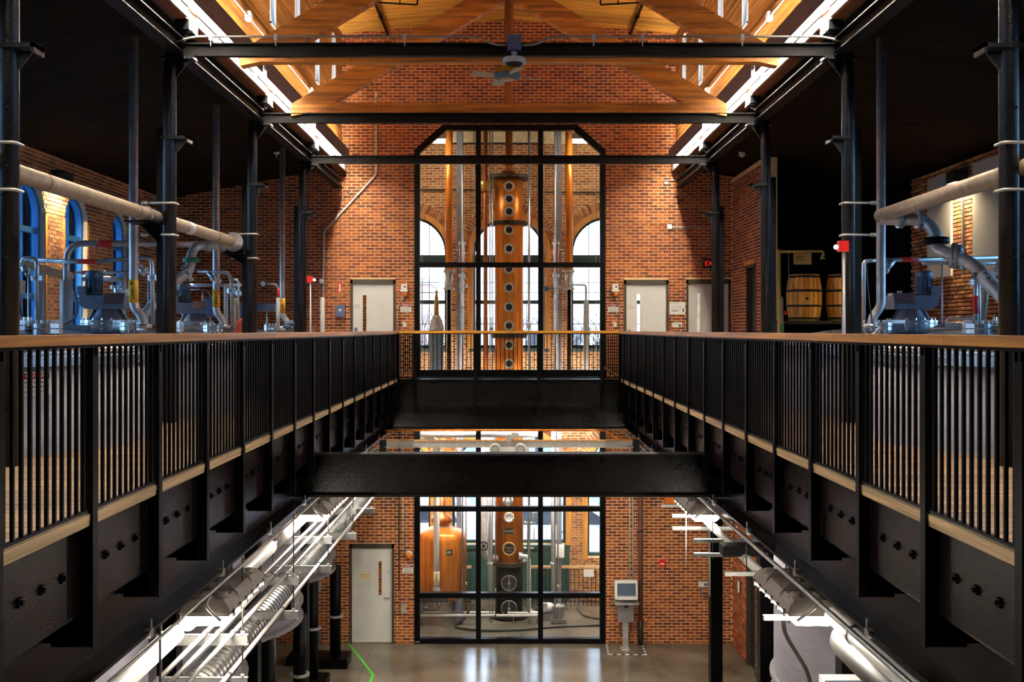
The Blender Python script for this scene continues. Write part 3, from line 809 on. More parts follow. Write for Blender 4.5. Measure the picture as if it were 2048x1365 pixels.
for (c, h, sl, sp, rs), low in [(w, 0) for w in UP] + [(w, 1) for w in LO]:
    w = struct('window_%d' % wi, (c, STILL, sl)); wi += 1
    m = MB(); arch_band(m, c, sl - .05, sp, h, rs, h + J, rs + J, STILL - .04, STILL + .3); m.build('wood_lining', 'jamb_wood', w)
    m = MB(); arch_band(m, c, sl, sp, h - .06, rs - .06, h, rs, STILL + .22, STILL + .30)
    zz = ((sl, sl + .09), (1.72, 1.82), (2.78, 3.0)) if not low else ((sl, sl + .08), (-3.0, -2.88))
    for a, b in zz: m.box(c - h, c + h, STILL + .20, STILL + .30, a, b)
    m.build('sash', 'teal_frame', w)
    m = MB()
    for dx in ((-h / 2, 0, h / 2) if not low else (() if abs(c) < 1 else (0,))): m.box(c + dx - .009, c + dx + .009, STILL + .25, STILL + .275, sl, sp + rs * (.82 if dx else .96))
    for z in ((2.28, 1.2, 2.02) if not low else ((-2.2,) if abs(c) < 1 else (-3.6, -2.2))): m.box(c - h, c + h, STILL + .25, STILL + .275, z - .009, z + .009)
    m.build('glazing_bar', 'teal_frame', w)
    m = MB(); P = arch_curve(c, h - .03, sp, rs - .03); m.prism([(c - h + .03, sl)] + P + [(c + h - .03, sl)], STILL + .26, STILL + .264, 'Y'); m.build('pane', 'pane', w)
    if not low: ubox('stone_sill', 'teal_frame', w, c - h - .1, c + h + .1, STILL - .06, STILL + .25, sl - .07, sl)
# green wainscot under the wide window
gp = struct('trim_1', (0, STILL, FLOOR))
ubox('backing', 'green_panel', gp, -1.62, 1.56, STILL - .04, STILL - .005, FLOOR, -4.50)
for x in (-1.5, -.98, -.46, .06, .58, 1.10): 
    ubox('panel', 'green_panel', gp, x + .04, x + .44, STILL - .055, STILL - .04, -5.8, -5.25); ubox('panel', 'green_panel', gp, x + .04, x + .44, STILL - .055, STILL - .04, -5.15, -4.72)
ubox('cap', 'green_panel', gp, -1.64, 1.58, STILL - .09, STILL, -4.60, -4.50)
for s, nm in ((-1, 'wall_still_left'), (1, 'wall_still_right')):
    x0, x1 = sorted((s * 4.2, s * 4.4)); MB().box(x0, x1, WALL + .25, STILL, FLOOR, 6.4).build('masonry', 'old_mortar', struct(nm, (s * 4.3, 24, FLOOR)))
MB().box(-4.4, 4.4, WALL + .25, STILL + .4, 6.3, 6.5).build('slab', 'dark_wall', struct('ceiling_still_room', (0, 24, 6.3)))
for s in (-1, 1):
    f = thing('batten_light', 'lit white batten at the %s top corner of the still room' % ('left' if s < 0 else 'right'), 'light', (s * 2.0, 23.4, 5.40))
    x0, x1 = sorted((s * 1.48, s * 2.7)); MB().box(x0, x1, 23.34, 23.46, 5.53, 5.67).build('housing', 'housing', f)
    m = MB(); m.sweep([(x0 + .02, 23.4, 5.49), (x1 - .02, 23.4, 5.49)], .05, 10); m.build('tube', 'still_light', f)
    m = MB(); m.tube((s * 1.6, 23.4, 5.67), (s * 1.6, 23.4, 6.3), .012, 6); m.tube((s * 2.5, 23.4, 5.67), (s * 2.5, 23.4, 6.3), .012, 6); m.build('hanger', 'conduit', f)

for i, (x, z) in enumerate(((-1.4, -.72), (1.4, -.72))):  # two battens added out of view to brighten the still room
    f = thing('batten_light', 'added unseen fill batten behind the spandrel at the %s of the still room' % ('left' if i == 0 else 'right'), 'light', (x, 22.9, z))
    MB().box(x - .75, x + .75, 22.82, 22.98, z + .03, z + .14).build('housing', 'housing', f)
    m = MB(); m.sweep([(x - .7, 22.9, z), (x + .7, 22.9, z)], .045, 10); m.build('tube', 'still_fill', f)
    m = MB(); m.tube((x - .6, 22.9, z + .14), (x - .6, 22.9, 6.3), .01, 6); m.tube((x + .6, 22.9, z + .14), (x + .6, 22.9, 6.3), .01, 6); m.build('hanger', 'conduit', f)
# ---- tall column still
YS = 24.2; SS = sc(YS)
def zpx(y, Y=YS): return EYE - (y - 660) * Y / F
st = thing('column_still', 'tall copper column still with a line of round portholes behind the glass', 'still', (0, YS, FLOOR))
R1 = .345
m = MB(); m.lathe((0, YS, 0), [(R1, zpx(1125)), (R1, zpx(673)), (R1, zpx(449)), (R1, zpx(362))], 40); m.build('shell', 'copper', st)
m = MB()
for y in (355, 448, 672, 1125):
    z = zpx(y); R = .50 if y == 355 else .425
    m.lathe((0, YS, z), [(R1 - .01, -.04), (R, -.04), (R, -.005), (R, .005), (R, .04), (R1 - .02, .04)], 36, smooth=False)
    m.bolts((0, YS, z), (0, 0, 1), R - .035, .018, .12, 26)
m.build('flange_ring', 'plaque_dark', st)
m = MB()
for y in (448, 1125, 672): m.bolts((0, YS, zpx(y) + .05), (0, 0, 1), .39, .016, .03, 26)
m.build('ring_bolts', 'bolt_steel', st)
for y in (377, 402, 427, 463, 500, 540, 577, 615, 652, 690, 727, 1030):
    z = zpx(y); p = MB(); yf = YS - R1
    p.lathe((0, yf - .0, z), [(.125, .06), (.125, -.03), (.118, -.045), (.082, -.045), (.078, -.02)], 20, axis='Y'); q = p.build('porthole', 'rim_metal', st)
    g = MB(); g.lathe((0, yf - .02, z), [(.08, .0), (.08, -.003)], 18, axis='Y'); g.build('sight_glass', 'door_dark' if y < 520 else 'plastic_white' if y > 1000 else 'plaque_dark', q)
    g = MB(); g.bolts((0, yf - .045, z), (0, 1, 0), .101, .011, .02, 8); g.build('bolt', 'plaque_dark', q)
m = MB(); m.lathe((0, YS, 0), [(R1 - .015, FLOOR + .02), (R1 - .015, zpx(1127))], 36); m.lathe((0, YS, FLOOR), [(.46, 0), (.46, .05), (.36, .06), (.36, .12)], 36, smooth=False); m.build('base', 'black_steel', st)
for y, rr in ((1160, .19), (1210, .195)):
    z = zpx(y); yf = YS - R1 + .02
    p = MB(); p.lathe((0, yf, z), [(rr, .05), (rr, -.03), (rr - .02, -.03), (rr - .02, .0)], 28, axis='Y'); q = p.build('manway', 'galvanised', st)
    g = MB(); g.lathe((0, yf - .01, z), [(rr - .02, 0), (rr - .02, -.004)], 28, axis='Y'); g.build('cover', 'door_dark', q)
    g = MB(); g.box(-.012, .012, yf - .05, yf - .03, z - rr, z + rr); g.ball((0, yf - .06, z), .035, n=10); g.build('clamp_bar', 'galvanised', q)
yf = YS - R1 - .01
p = MB().box(-.105, .105, yf - .015, yf, zpx(1063), zpx(1051)).build('name_plate', 'plaque_dark', st); text('COLUMN', (0, yf - .018, zpx(1057)), .05, 'label_cream', p)
m = MB(); m.lathe((0, yf, zpx(1092)), [(.165, .02), (.165, -.02), (.13, -.02), (.128, -.01)], 28, axis='Y'); m.bolts((0, yf - .022, zpx(1092)), (0, 1, 0), .147, .01, .012, 16); p = m.build('emblem_ring', 'brass', st)
m = MB(); m.lathe((0, yf - .008, zpx(1092)), [(.13, 0), (.13, -.004)], 28, axis='Y'); q = m.build('emblem_disc', 'ink_black', p)
text('Vendome', (0, yf - .016, zpx(1090)), .06, 'brass', st, name='emblem_lettering'); text('COPPER', (0, yf - .016, zpx(1096)), .035, 'brass', st, name='emblem_lettering')
p = MB().box(-.06, .06, yf + .0, yf + .012, zpx(1188), zpx(1177)).build('warning_label', 'sign_white', st)
MB().box(-.05, .05, yf - .003, yf, zpx(1183), zpx(1179)).build('red_band', 'sign_red', p)
m = MB(); m.lathe((0, YS, 0), [(.10, zpx(355)), (.10, zpx(345)), (.17, zpx(344)), (.17, zpx(341)), (.09, zpx(340)), (.09, zpx(330)), (.16, zpx(329)), (.085, zpx(326)), (.085, 6.25)], 18); m.build('vapour_neck', 'copper_dark', st)
m = MB(); m.box(-.62, -.30, YS - .12, YS + .1, zpx(380), zpx(360)); m.build('sample_box', 'brass', st)
def still_pipe(name, lab, pts, r, mt, flr=None, extra=None, cat='pipe', bend=.15, ring=()):
    t = thing(name, lab, cat, Vector(pts[-1]))
    m = MB(); m.pipe(pts, r, bend, 12); m.build('tube', mt, t)
    for (x, y, z, ax, rr) in ring:
        m = MB(); m.flange((x, y, z), ax, rr, .06); m.build('flange', 'bolt_steel', t)
    return t
A = lambda x, y, Y=24.0: at(x, y, Y)
for s, side in ((-1, 'left'), (1, 'right')):
    x = 1018 + s * 120
    p0 = A(x, 285); p0.z = 6.2
    t = thing('vapour_pipe', 'thick copper vapour pipe hanging at the %s of the column still' % side, 'pipe', A(x, 545))
    m = MB(); m.tube(p0, A(x, 545), .088, 16); m.build('tube', 'copper', t)
    m = MB(); m.tube(A(x, 545), A(x, 575), .085, 16); m.build('sight_tube', 'stainless', t)
    for y in (543, 578): m = MB(); m.flange(A(x, y), (0, 0, 1), .14, .05, k=8); m.build('flange', 'bolt_steel', t)
    m = MB(); m.tube(A(x, 578), A(x, 760), .05, 12); m.build('lower_pipe', 'black_steel', t)
    m = MB(); m.tube(A(x + s * -8, 500), A(x - s * 22, 500), .02, 8); m.build('bracket', 'bolt_steel', t)
    x = 1018 + s * 94
    t = thing('coolant_pipe', 'thin steel coolant pipe beside the copper pipe at the %s of the column still' % side, 'pipe', A(x, 740))
    p0 = A(x, 285, 24.3); p0.z = 6.2; m = MB(); m.tube(p0, A(x, 490, 24.3), .03, 10); m.tube(A(x, 490, 24.3), A(x, 745, 24.3), .05, 10); m.build('tube', 'stainless_dull', t)
    m = MB(); m.tube(A(x, 485, 24.3), A(x, 545, 24.3), .062, 12); m.build('copper_sleeve', 'copper_dark', t)
    m = MB(); m.flange(A(x, 487, 24.3), (0, 0, 1), .08, .06); m.flange(A(x, 552, 24.3), (0, 0, 1), .08, .06); m.build('flange', 'bolt_steel', t)
    m = MB(); m.tube(A(x, 555, 24.25), A(x, 590, 24.25), .055, 10); m.cbox(A(x + 4, 572, 24.2), (.14, .1, .08)); m.build('valve', 'stainless', t)
    x = 1018 + s * 100
    t = thing('still_post', 'dark steel post rising full height at the %s of the column still' % side, 'post', (A(x, 0).x, 24.9, FLOOR))
    X = A(x, 0, 24.9).x; MB().box(X - .06, X + .06, 24.85, 24.97, FLOOR, 6.2).build('shaft', 'gear_grey', t)
    MB().box(X - .12, X + .12, 24.8, 25.02, FLOOR, FLOOR + .02).build('base_plate', 'black_steel', t)
t = thing('downcomer_pipe', 'copper downcomer pipe close to the left of the column still', 'pipe', A(971, 1000))
p0 = A(971, 300); p0.z = 6.2
m = MB(); m.tube(p0, A(971, 740), .05, 12); m.build('tube', 'copper_dark', t)
m = MB(); m.lathe(A(970, 372), [(.12, -.11), (.14, -.08), (.14, .08), (.12, .11)], 16); m.build('reflux_pot', 'brass', t)
for k, (x, Y, r, y1, nm) in enumerate(((925, 23.6, .018, 700, 'first'), (980, 23.7, .014, 745, 'second'), (985, 23.7, .014, 745, 'third'), (1058, 23.6, .03, 740, 'fourth'), (1110, 23.6, .02, 690, 'fifth'))):
    t = thing('service_tube', '%s slender steel service tube from the left beside the column still' % nm, 'pipe', A(x, y1, Y))
    p0 = A(x, 300, Y); p0.z = 6.3; m = MB(); m.tube(p0, (p0.x, Y, FLOOR), r, 8); m.build('tube', 'stainless', t)
    m = MB(); m.tube(A(x, y1 - 90, Y), A(x, y1 - 84, Y), r * 1.7, 8); m.build('union', 'bolt_steel', t)
for k, (y, x0, x1, nm) in enumerate(((287, 905, 1080, 'upper'), (380, 840, 985, 'middle'), (385, 1085, 1200, 'lower'))):
    t = thing('wall_conduit', '%s thin dark conduit along the still room brickwork' % nm, 'conduit', A((x0 + x1) / 2, y, 25.6)); m = MB(); m.tube(A(x0, y, 25.6), A(x1, y, 25.6), .022, 8); m.build('tube', 'plaque_dark', t)
t = thing('lyne_pipe', 'bent steel pipe running over to a lagged stub right of the column still', 'pipe', A(1172, 760))
m = MB(); m.pipe([A(1108, 545), A(1110, 575), A(1135, 577), A(1140, 570), A(1172, 570), A(1172, 605)], .028, .08, 10); m.build('tube', 'stainless', t)
m = MB(); m.tube(A(1172, 600), A(1172, 760), .062, 14); m.build('lagging', 'insulation', t)
m = MB(); m.cbox(A(1091, 578), (.16, .12, .12)); m.tube(A(1091, 578), A(1110, 577), .02, 8); m.build('actuator', 'motor_blue', t)
t = thing('stay_rod', 'horizontal stay rods bracing the column still ring flange', 'rod', A(1018, 455))
m = MB(); m.tube(A(930, 462, 24.3), A(988, 452, 24.2), .014, 6); m.tube(A(1050, 452, 24.2), A(1108, 462, 24.3), .014, 6); m.build('rod', 'bolt_steel', t)
t = thing('small_still', 'small pot still with silver onion body and tapering gold neck in the left window bay', 'still', A(873, 740, 23.9))
c = A(873, 0, 23.9); Zq = lambda y: zpx(y, 23.9) 
m = MB(); m.lathe((c.x, c.y, 0), [(.17, Zq(662)), (.185, Zq(655)), (.165, Zq(648)), (.15, Zq(646)), (.15, Zq(642)), (.11, Zq(636)), (.10, Zq(632))], 24); m.build('onion', 'stainless', t)
m = MB(); m.lathe((c.x, c.y, 0), [(.062, Zq(632)), (.058, Zq(615)), (.045, Zq(596)), (.030, Zq(590)), (.030, Zq(583)), (.020, Zq(581))], 18); m.build('neck', 'gold_still', t)
m = MB(); m.lathe((c.x, c.y, 0), [(.16, Zq(745)), (.18, Zq(664)), (.19, Zq(662)), (.17, Zq(660))], 24); m.build('pedestal', 'motor_blue', t)

# ---- pot still on the left
t = thing('pot_still', 'fat copper pot still with a plaque standing left behind the lower glass', 'still', (-1.68, 24.0, FLOOR))
YP2 = 24.0; zp = lambda y: zpx(y, YP2); px0 = A(885, 0, YP2).x - .02; c = (px0, YP2, 0); R = .58
m = MB(); m.lathe(c, [(R * .2, zp(1202)), (R * .8, zp(1196)), (R, zp(1186)), (R, zp(1075)), (R * .97, zp(1066)), (R * .85, zp(1061)), (R * .5, zp(1055)), (R * .32, zp(1052))], 40); m.build('body', 'copper', t)
m = MB(); m.lathe(c, [(.16, zp(1053)), (.14, zp(1050)), (.24, zp(1044)), (.26, zp(1038)), (.22, zp(1032)), (.12, zp(1028)), (.09, zp(1020)), (.08, zp(985))], 24); m.build('onion_head', 'copper_dark', t)
m = MB(); m.flange((px0, YP2, zp(1053)), (0, 0, 1), .2, .05, k=12); m.build('head_flange', 'bolt_steel', t)
p = MB().box(px0 + .10, px0 + .29, YP2 - R + .02, YP2 - R + .06, zp(1101), zp(1090)).build('name_plate', 'plaque_dark', t); text('LEE', (px0 + .195, YP2 - R + .015, zp(1095.5)), .09, 'label_cream', p)
yy0 = YP2 - R
m = MB(); m.box(px0 - .45, px0 + .22, yy0 - .06, yy0 + .06, zp(1195), zp(1174)); m.build('manway', 'plaque_dark', t)
m = MB()
for k in range(10):
    x = px0 - .42 + k * .068; m.ball((x, yy0 - .065, zp(1177)), .014, n=6); m.ball((x, yy0 - .065, zp(1193)), .014, n=6)
m.build('manway_bolts', 'sign_white', t)
for x in (px0 - .48, px0 + .42): MB().box(x - .07, x + .07, YP2 - .35, YP2 - .2, FLOOR, zp(1188)).build('leg', 'gear_grey', t)
for x in (px0 - .3, px0 + .3): MB().box(x - .05, x + .05, YP2 + .2, YP2 + .3, FLOOR, zp(1190)).build('leg', 'gear_grey', t)
m = MB(); m.pipe([(px0 - .05, YP2 - .2, zp(1198)), (px0 - .05, YP2 - .2, zp(1214)), (px0 - .6, YP2 - .2, zp(1214))], .035, .05, 8); m.ball((px0 - .05, YP2 - .2, zp(1206)), .07, n=8); m.build('drain', 'galvanised', t)
t = thing('riser_pipe', 'white painted riser pipe with cream label in front of the pot still', 'pipe', A(873, 1185, 23.2))
m = MB(); m.tube(A(873, 980, 23.2), A(873, 1175, 23.2), .07, 14); m.build('tube', 'pipe_white', t)
p = MB(); p.tube(A(873, 1143, 23.2), A(873, 1170, 23.2), .0745, 14); q = p.build('label_wrap', 'label_cream', t); text('MASH', A(873, 1156, 23.12), .075, 'ink_black', q, (PI / 2, PI / 2, 0))
m = MB(); m.ball(A(873, 1180, 23.2), .09, .09, .1, n=12); m.build('elbow', 'stainless_dull', t)
t = thing('mash_riser', 'thick steel riser with handwheel at the lower left of the column still', 'pipe', A(970, 1120, 23.6))
m = MB(); m.pipe([A(968, 860, 23.6), A(968, 1115, 23.6), A(992, 1118, 23.9)], .085, .2, 14); m.build('tube', 'stainless_dull', t)
c = A(967, 1093, 23.45); m = MB(); m.ring(c, (0, 1, .0), .09, .115, .03, 24)
for k in range(3):
    w = PI * k / 3; m.bar(c + Vector((math.cos(w), 0, math.sin(w))) * .1, c - Vector((math.cos(w), 0, math.sin(w))) * .1, .02, .02)
m.build('handwheel', 'plaque_dark', t)
for (x, y0, y1, Y, r, nm, mt) in ((980, 860, 1185, 23.4, .055, 'pale steel riser standing left of the column still base', 'insulation'), (991, 990, 1238, 23.3, .014, 'thin red brown line dropping left of the column still', 'cover_brown'), (1106, 860, 1185, 24.3, .05, 'pale upright pipe on the right half of the still room', 'insulation'), (1116, 860, 1230, 24.6, .02, 'thin conduit dropping from a white box in the still room', 'conduit'), (932, 990, 1225, 24.2, .016, 'thin brown conduit between pot still and column still', 'cover_brown')):
    t = thing('riser_pipe', nm, 'pipe', A(x, y1, Y)); m = MB(); m.tube(A(x, y0, Y), A(x, y1, Y), r, 10); m.build('tube', mt, t)
    m = MB(); m.tube(A(x, y1 - 60, Y), A(x, y1 - 54, Y), r * 1.35, 10); m.build('coupling', 'bolt_steel', t)
t = thing('reboiler_pipe', 'cream bent pipe flanged into the right side of the column still', 'pipe', A(1058, 1225, 23.9))
m = MB(); m.pipe([A(1040, 1113, 23.9), A(1058, 1113, 23.8), A(1058, 1226, 23.8), A(1085, 1228, 23.8)], .045, .14, 12); m.build('tube', 'pipe_white', t)
m = MB(); m.flange(A(1041, 1113, 23.9), (1, 0, 0), .09, .06); m.build('flange', 'bolt_steel', t)
t = thing('gauge_column', 'brown level gauge with valves right of the column still', 'gauge', A(1057, 1105, 24.0))
m = MB(); m.tube(A(1057, 1046, 24), A(1057, 1100, 24), .035, 10); m.build('chamber', 'cover_brown', t)
m = MB(); m.tube(A(1068, 1050, 24), A(1068, 1085, 24), .012, 8); m.tube(A(1048, 1046, 24), A(1072, 1046, 24), .015, 8); m.tube(A(1048, 1097, 24), A(1068, 1097, 24), .015, 8); m.tube(A(1067, 1046, 24), A(1067, 1024, 24), .015, 8); m.build('sight_tube', 'bolt_steel', t)
m = MB(); m.cbox(A(1070, 1023, 24), (.15, .1, .09)); m.ball(A(1050, 1097, 24), .04, n=8); m.ball(A(1050, 1046, 24), .04, n=8); m.build('valve', 'stainless_dull', t)
for (x0, x1, y, Y, lab) in ((836, 1075, 1232, 23.5, 'long pale floor pipe nearest the glass in the still room'), (836, 990, 1226, 23.9, 'long pale floor pipe running under the pot still'), (1015, 1085, 1227, 23.6, 'short pale pipe stub at the column still base')):
    t = thing('floor_pipe', lab, 'pipe', A((x0 + x1) / 2, y, Y)); m = MB(); m.tube(A(x0, y, Y), A(x1, y, Y), .032, 10); m.build('tube', 'pipe_white', t)
    m = MB()
    for x in (x0 + 12, x1 - 12): m.tube(A(x, y, Y), (A(x, y, Y).x, Y, FLOOR), .012, 6)
    m.build('stand', 'galvanised', t)
t = thing('junction_box', 'white electrical box on the still room wall beside the brick pier', 'box', A(1119, 1115, 24.7))
m = MB(); m.cbox(A(1119, 1103, 24.7), (.23, .14, .30)); m.build('case', 'plastic_white', t); m = MB(); m.cbox(A(1119, 1103, 24.62), (.20, .01, .26)); m.build('lid', 'plastic_white', t)
# inner guard rail
g = thing('guard_rail', 'low guard rail with pale timber cap at the back of the still room', 'railing', (0, 25.1, FLOOR))
zc = zpx(1134, 25.1)
for a, b in ((-2.6, -.95), (.45, 2.55)):
    ubox('cap', 'edge_wood', g, a, b, 25.05, 25.15, zc - .035, zc + .02); ubox('foot_bar', 'black_steel', g, a, b, 25.09, 25.11, FLOOR + .10, FLOOR + .12)
    k = a + .05
    while k < b: ubox('baluster', 'black_steel', g, k - .008, k + .008, 25.09, 25.11, FLOOR, zc - .035); k += .105
t = thing('paper_notice', 'blank white notice hung on the still room guard rail', 'notice', A(1177, 1155, 25.04)); m = MB(); m.cbox(A(1177, 1147, 25.04), (.26, .006, .19)); m.build('sheet', 'sign_white', t)
# buckets, pump and hoses
t = thing('steel_bucket', 'steel bucket on a small stand on the still room floor', 'bucket', A(1117, 1238, 23.7))
c = A(1117, 0, 23.7); m = MB(); m.lathe((c.x, 23.7, FLOOR), [(.10, .10), (.14, .40), (.145, .40), (.13, .38), (.10, .13), (.0, .13)], 20); m.build('pail', 'stainless_dull', t)
m = MB(); m.box(c.x - .18, c.x + .18, 23.55, 23.85, FLOOR + .02, FLOOR + .10); 
for dx in (-.15, .15): m.lathe((c.x + dx, 23.6, FLOOR + .03), [(.03, -.02), (.03, .02)], 10, axis='X')
m.build('dolly', 'galvanised', t)
t = thing('transfer_pump', 'small white transfer pump with cables next to the steel bucket', 'pump', A(1095, 1238, 23.9))
c = A(1092, 0, 23.9); m = MB(); m.lathe((c.x, 23.9, FLOOR + .30), [(.11, -.18), (.12, -.1), (.12, .1), (.08, .18)], 16, axis='X'); m.build('motor', 'plastic_white', t); m = MB(); m.box(c.x - .2, c.x + .2, 23.8, 24.0, FLOOR, FLOOR + .18); m.build('base', 'galvanised', t)
m = MB(); m.cbox(A(1086, 1215, 23.8), (.2, .14, .2)); m.build('control_box', 'stainless_dull', t)
t = thing('floor_hose', 'long black hose looping across the still room floor', 'hose', A(1020, 1262, 22.8))
H = lambda x, y: Vector(((x - 1018) * (EYE - FLOOR) / (y - 660), (EYE - FLOOR) * F / (y - 660), FLOOR + .03))
pts = [H(1215, 1253), H(1120, 1256), H(1040, 1263), H(980, 1265), H(935, 1262), H(908, 1257), H(915, 1250), H(928, 1243)]
pts[-1].z += .0; q = A(938, 1222, 23.6); q2 = A(950, 1203, 23.7); m = MB(); m.sweep(fillet(pts + [q, q2], .3, 6), .028, 8); m.build('tube', 'hose_black', t)
t = thing('wall_hose', 'black hose dropping from the rail and trailing off right in the still room', 'hose', A(1170, 1235, 24.0))
m = MB(); m.sweep(fillet([A(1152, 1190, 24.6), A(1155, 1215, 24.5), H(1164, 1233), H(1185, 1239), H(1215, 1241)], .25, 6), .026, 8); m.build('tube', 'hose_black', t)

# ================================================================== OUTSIDE
GZ = -5.6
gd = struct('ground', (0, 40, GZ)); MB().box(-60, 60, STILL + .45, 120, GZ - .2, GZ).build('paving', 'asphalt', gd)
MB().box(-80, -8.05, -30, 120, GZ - .2, GZ).build('yard', 'asphalt', gd); MB().box(8.05, 80, -30, STILL, GZ - .2, GZ).build('yard', 'asphalt', gd)
def car(x0, Y, flip, lab):
    t = thing('car', lab, 'car', (x0, Y, GZ)); L = 4.8; h = 1.75; s = -1 if flip else 1
    pr = [(-2.4, .35), (-2.42, .75), (-2.3, .98), (-1.35, 1.12), (-.55, 1.66), (.3, h), (1.7, h - .02), (2.25, 1.25), (2.4, .95), (2.4, .4), (2.2, .3), (-2.2, .3)]
    m = MB(); m.prism([(x0 + s * a, GZ + b) for a, b in pr][::s], Y - .92, Y + .92, 'Y'); m.build('body', 'car_white', t)
    for poly in ([(-1.15, 1.15), (-.5, 1.58), (.15, 1.63), (.15, 1.15)], [(.28, 1.15), (.28, 1.63), (1.55, 1.61), (1.75, 1.15)]):
        m = MB(); m.prism([(x0 + s * a, GZ + b) for a, b in poly][::s], Y - .935, Y - .915, 'Y'); m.build('side_window', 'car_glass', t)
    for a in (-1.5, 1.45):
        m = MB(); m.lathe((x0 + s * a, Y - .9, GZ + .36), [(.36, -.06), (.36, .2)], 22, axis='Y'); w = m.build('wheel', 'tyre', t)
        m = MB(); m.lathe((x0 + s * a, Y - .97, GZ + .36), [(.22, 0), (.22, .02)], 16, axis='Y'); m.build('rim', 'galvanised', w)
    m = MB(); m.cbox((x0 - s * .95, Y - 1.02, GZ + 1.2), (.2, .16, .14)); m.build('mirror', 'car_white', t)
    m = MB(); m.cbox((x0 + s * .3, Y - .93, GZ + .95), (.2, .03, .03)); m.cbox((x0 + s * 1.5, Y - .93, GZ + .95), (.2, .03, .03)); m.build('door_handle', 'car_glass', t)
    return t
car(1.75, 29.0, True, 'white car parked outside, seen right of the column still'); car(-3.2, 29.3, False, 'white car parked outside, seen left of the column still')
car(6.9, 29.6, False, 'white car parked outside the rightmost lower window')
def building(nm, x0, x1, Y, h, mt, lab, rows):
    t = thing(nm, lab, 'building', ((x0 + x1) / 2, Y, GZ)); m = MB(); m.box(x0, x1, Y, Y + 8, GZ, GZ + h); m.build('wall', mt, t)
    m = MB(); m.box(x0 - .2, x1 + .2, Y - .2, Y + 8, GZ + h, GZ + h + .4); m.build('cornice', 'far_stone', t)
    for r in range(rows):
        k = x0 + 1
        while k < x1 - 1.2:
            z = GZ + 1.5 + r * 3.2; f = ubox('window_frame', 'far_stone', t, k, k + 1.1, Y - .06, Y, z, z + 1.8); k += 2.4
            MB().box(k - 2.3, k - 1.4, Y - .08, Y - .06, z + .1, z + 1.7).build('pane', 'car_glass', t)
building('town_building', -16, -5, 62, 9.5, 'far_brick', 'pinkish brick building across the street beyond the left arched window', 2)
building('town_building', 7, 24, 60, 8.0, 'far_stone', 'pale stone building across the street beyond the right arched window', 2)
building('town_building', -4.5, 6, 75, 7.2, 'far_stone', 'low pale building far behind the column still', 2)
def tree(x, Y, h, lab, seed):
    rnd = random.Random(seed); t = thing('bare_tree', lab, 'tree', (x, Y, GZ)); tr = MB(); tw = MB()
    def grow(p, d, L, r, k):
        q = p + d * L; (tr if k < 2 else tw).tube(p, q, r, 5, r2=r * .65, caps=False)
        if k >= 5: return
        for _ in range(3 if k else 4):
            e = (d + Vector((rnd.uniform(-1, 1), rnd.uniform(-1, 1), rnd.uniform(-.15, .75))) * .75).normalized(); grow(p + d * L * rnd.uniform(.6, 1), e, L * rnd.uniform(.62, .8), r * .6, k + 1)
    grow(Vector((x, Y, GZ)), Vector((0, 0, 1)), h * .3, .13, 0)
    tr.build('trunk', 'bark', t); tw.build('branches', 'bark', t)
tree(3.6, 38, 10, 'bare leafless tree outside the right arched window', 3); tree(1.2, 42, 10, 'bare leafless tree outside behind the column still', 7); tree(-3.4, 40, 10, 'bare leafless tree outside the left arched window', 11)
# ================================================================== SIGNS
def sign(name, lab, loc, w, h, head, lines, th=0., cat='sign', hcol='sign_red', sz=None):
    t = thing(name, lab, cat, loc); x, y, z = loc
    MB().box(x - w / 2, x + w / 2, y - .004, y + .004, z - h / 2, z + h / 2).build('plate', 'sign_white', t)
    zt = z + h / 2
    if head:
        p = MB().box(x - w * .47, x + w * .47, y - .007, y - .004, zt - h * .30, zt - h * .04).build('header', 'ink_black', t)
        m = MB(); m.lathe((x, y - .007, zt - h * .17), [(h * .115, 0), (h * .115, -.002)], 20, axis='Y')
        for i in range(len(m.v)): vx, vy, vz = m.v[i]; m.v[i] = (x + (vx - x) * w * .43 / (h * .115), vy, vz)
        m.build('oval', hcol, p); text(head, (x, y - .011, zt - h * .17), h * .20, 'sign_white', p)
    n = len(lines); z0, z1 = zt - h * (.36 if head else .06), z - h * .46
    for i, l in enumerate(lines):
        text(l, (x, y - .006, z0 + (z1 - z0) * (i + .5) / n), sz or min(h * .145, w * 1.45 / max(6, len(l))), 'ink_black', t)
    t.rotation_euler = (0, 0, th)
    return t
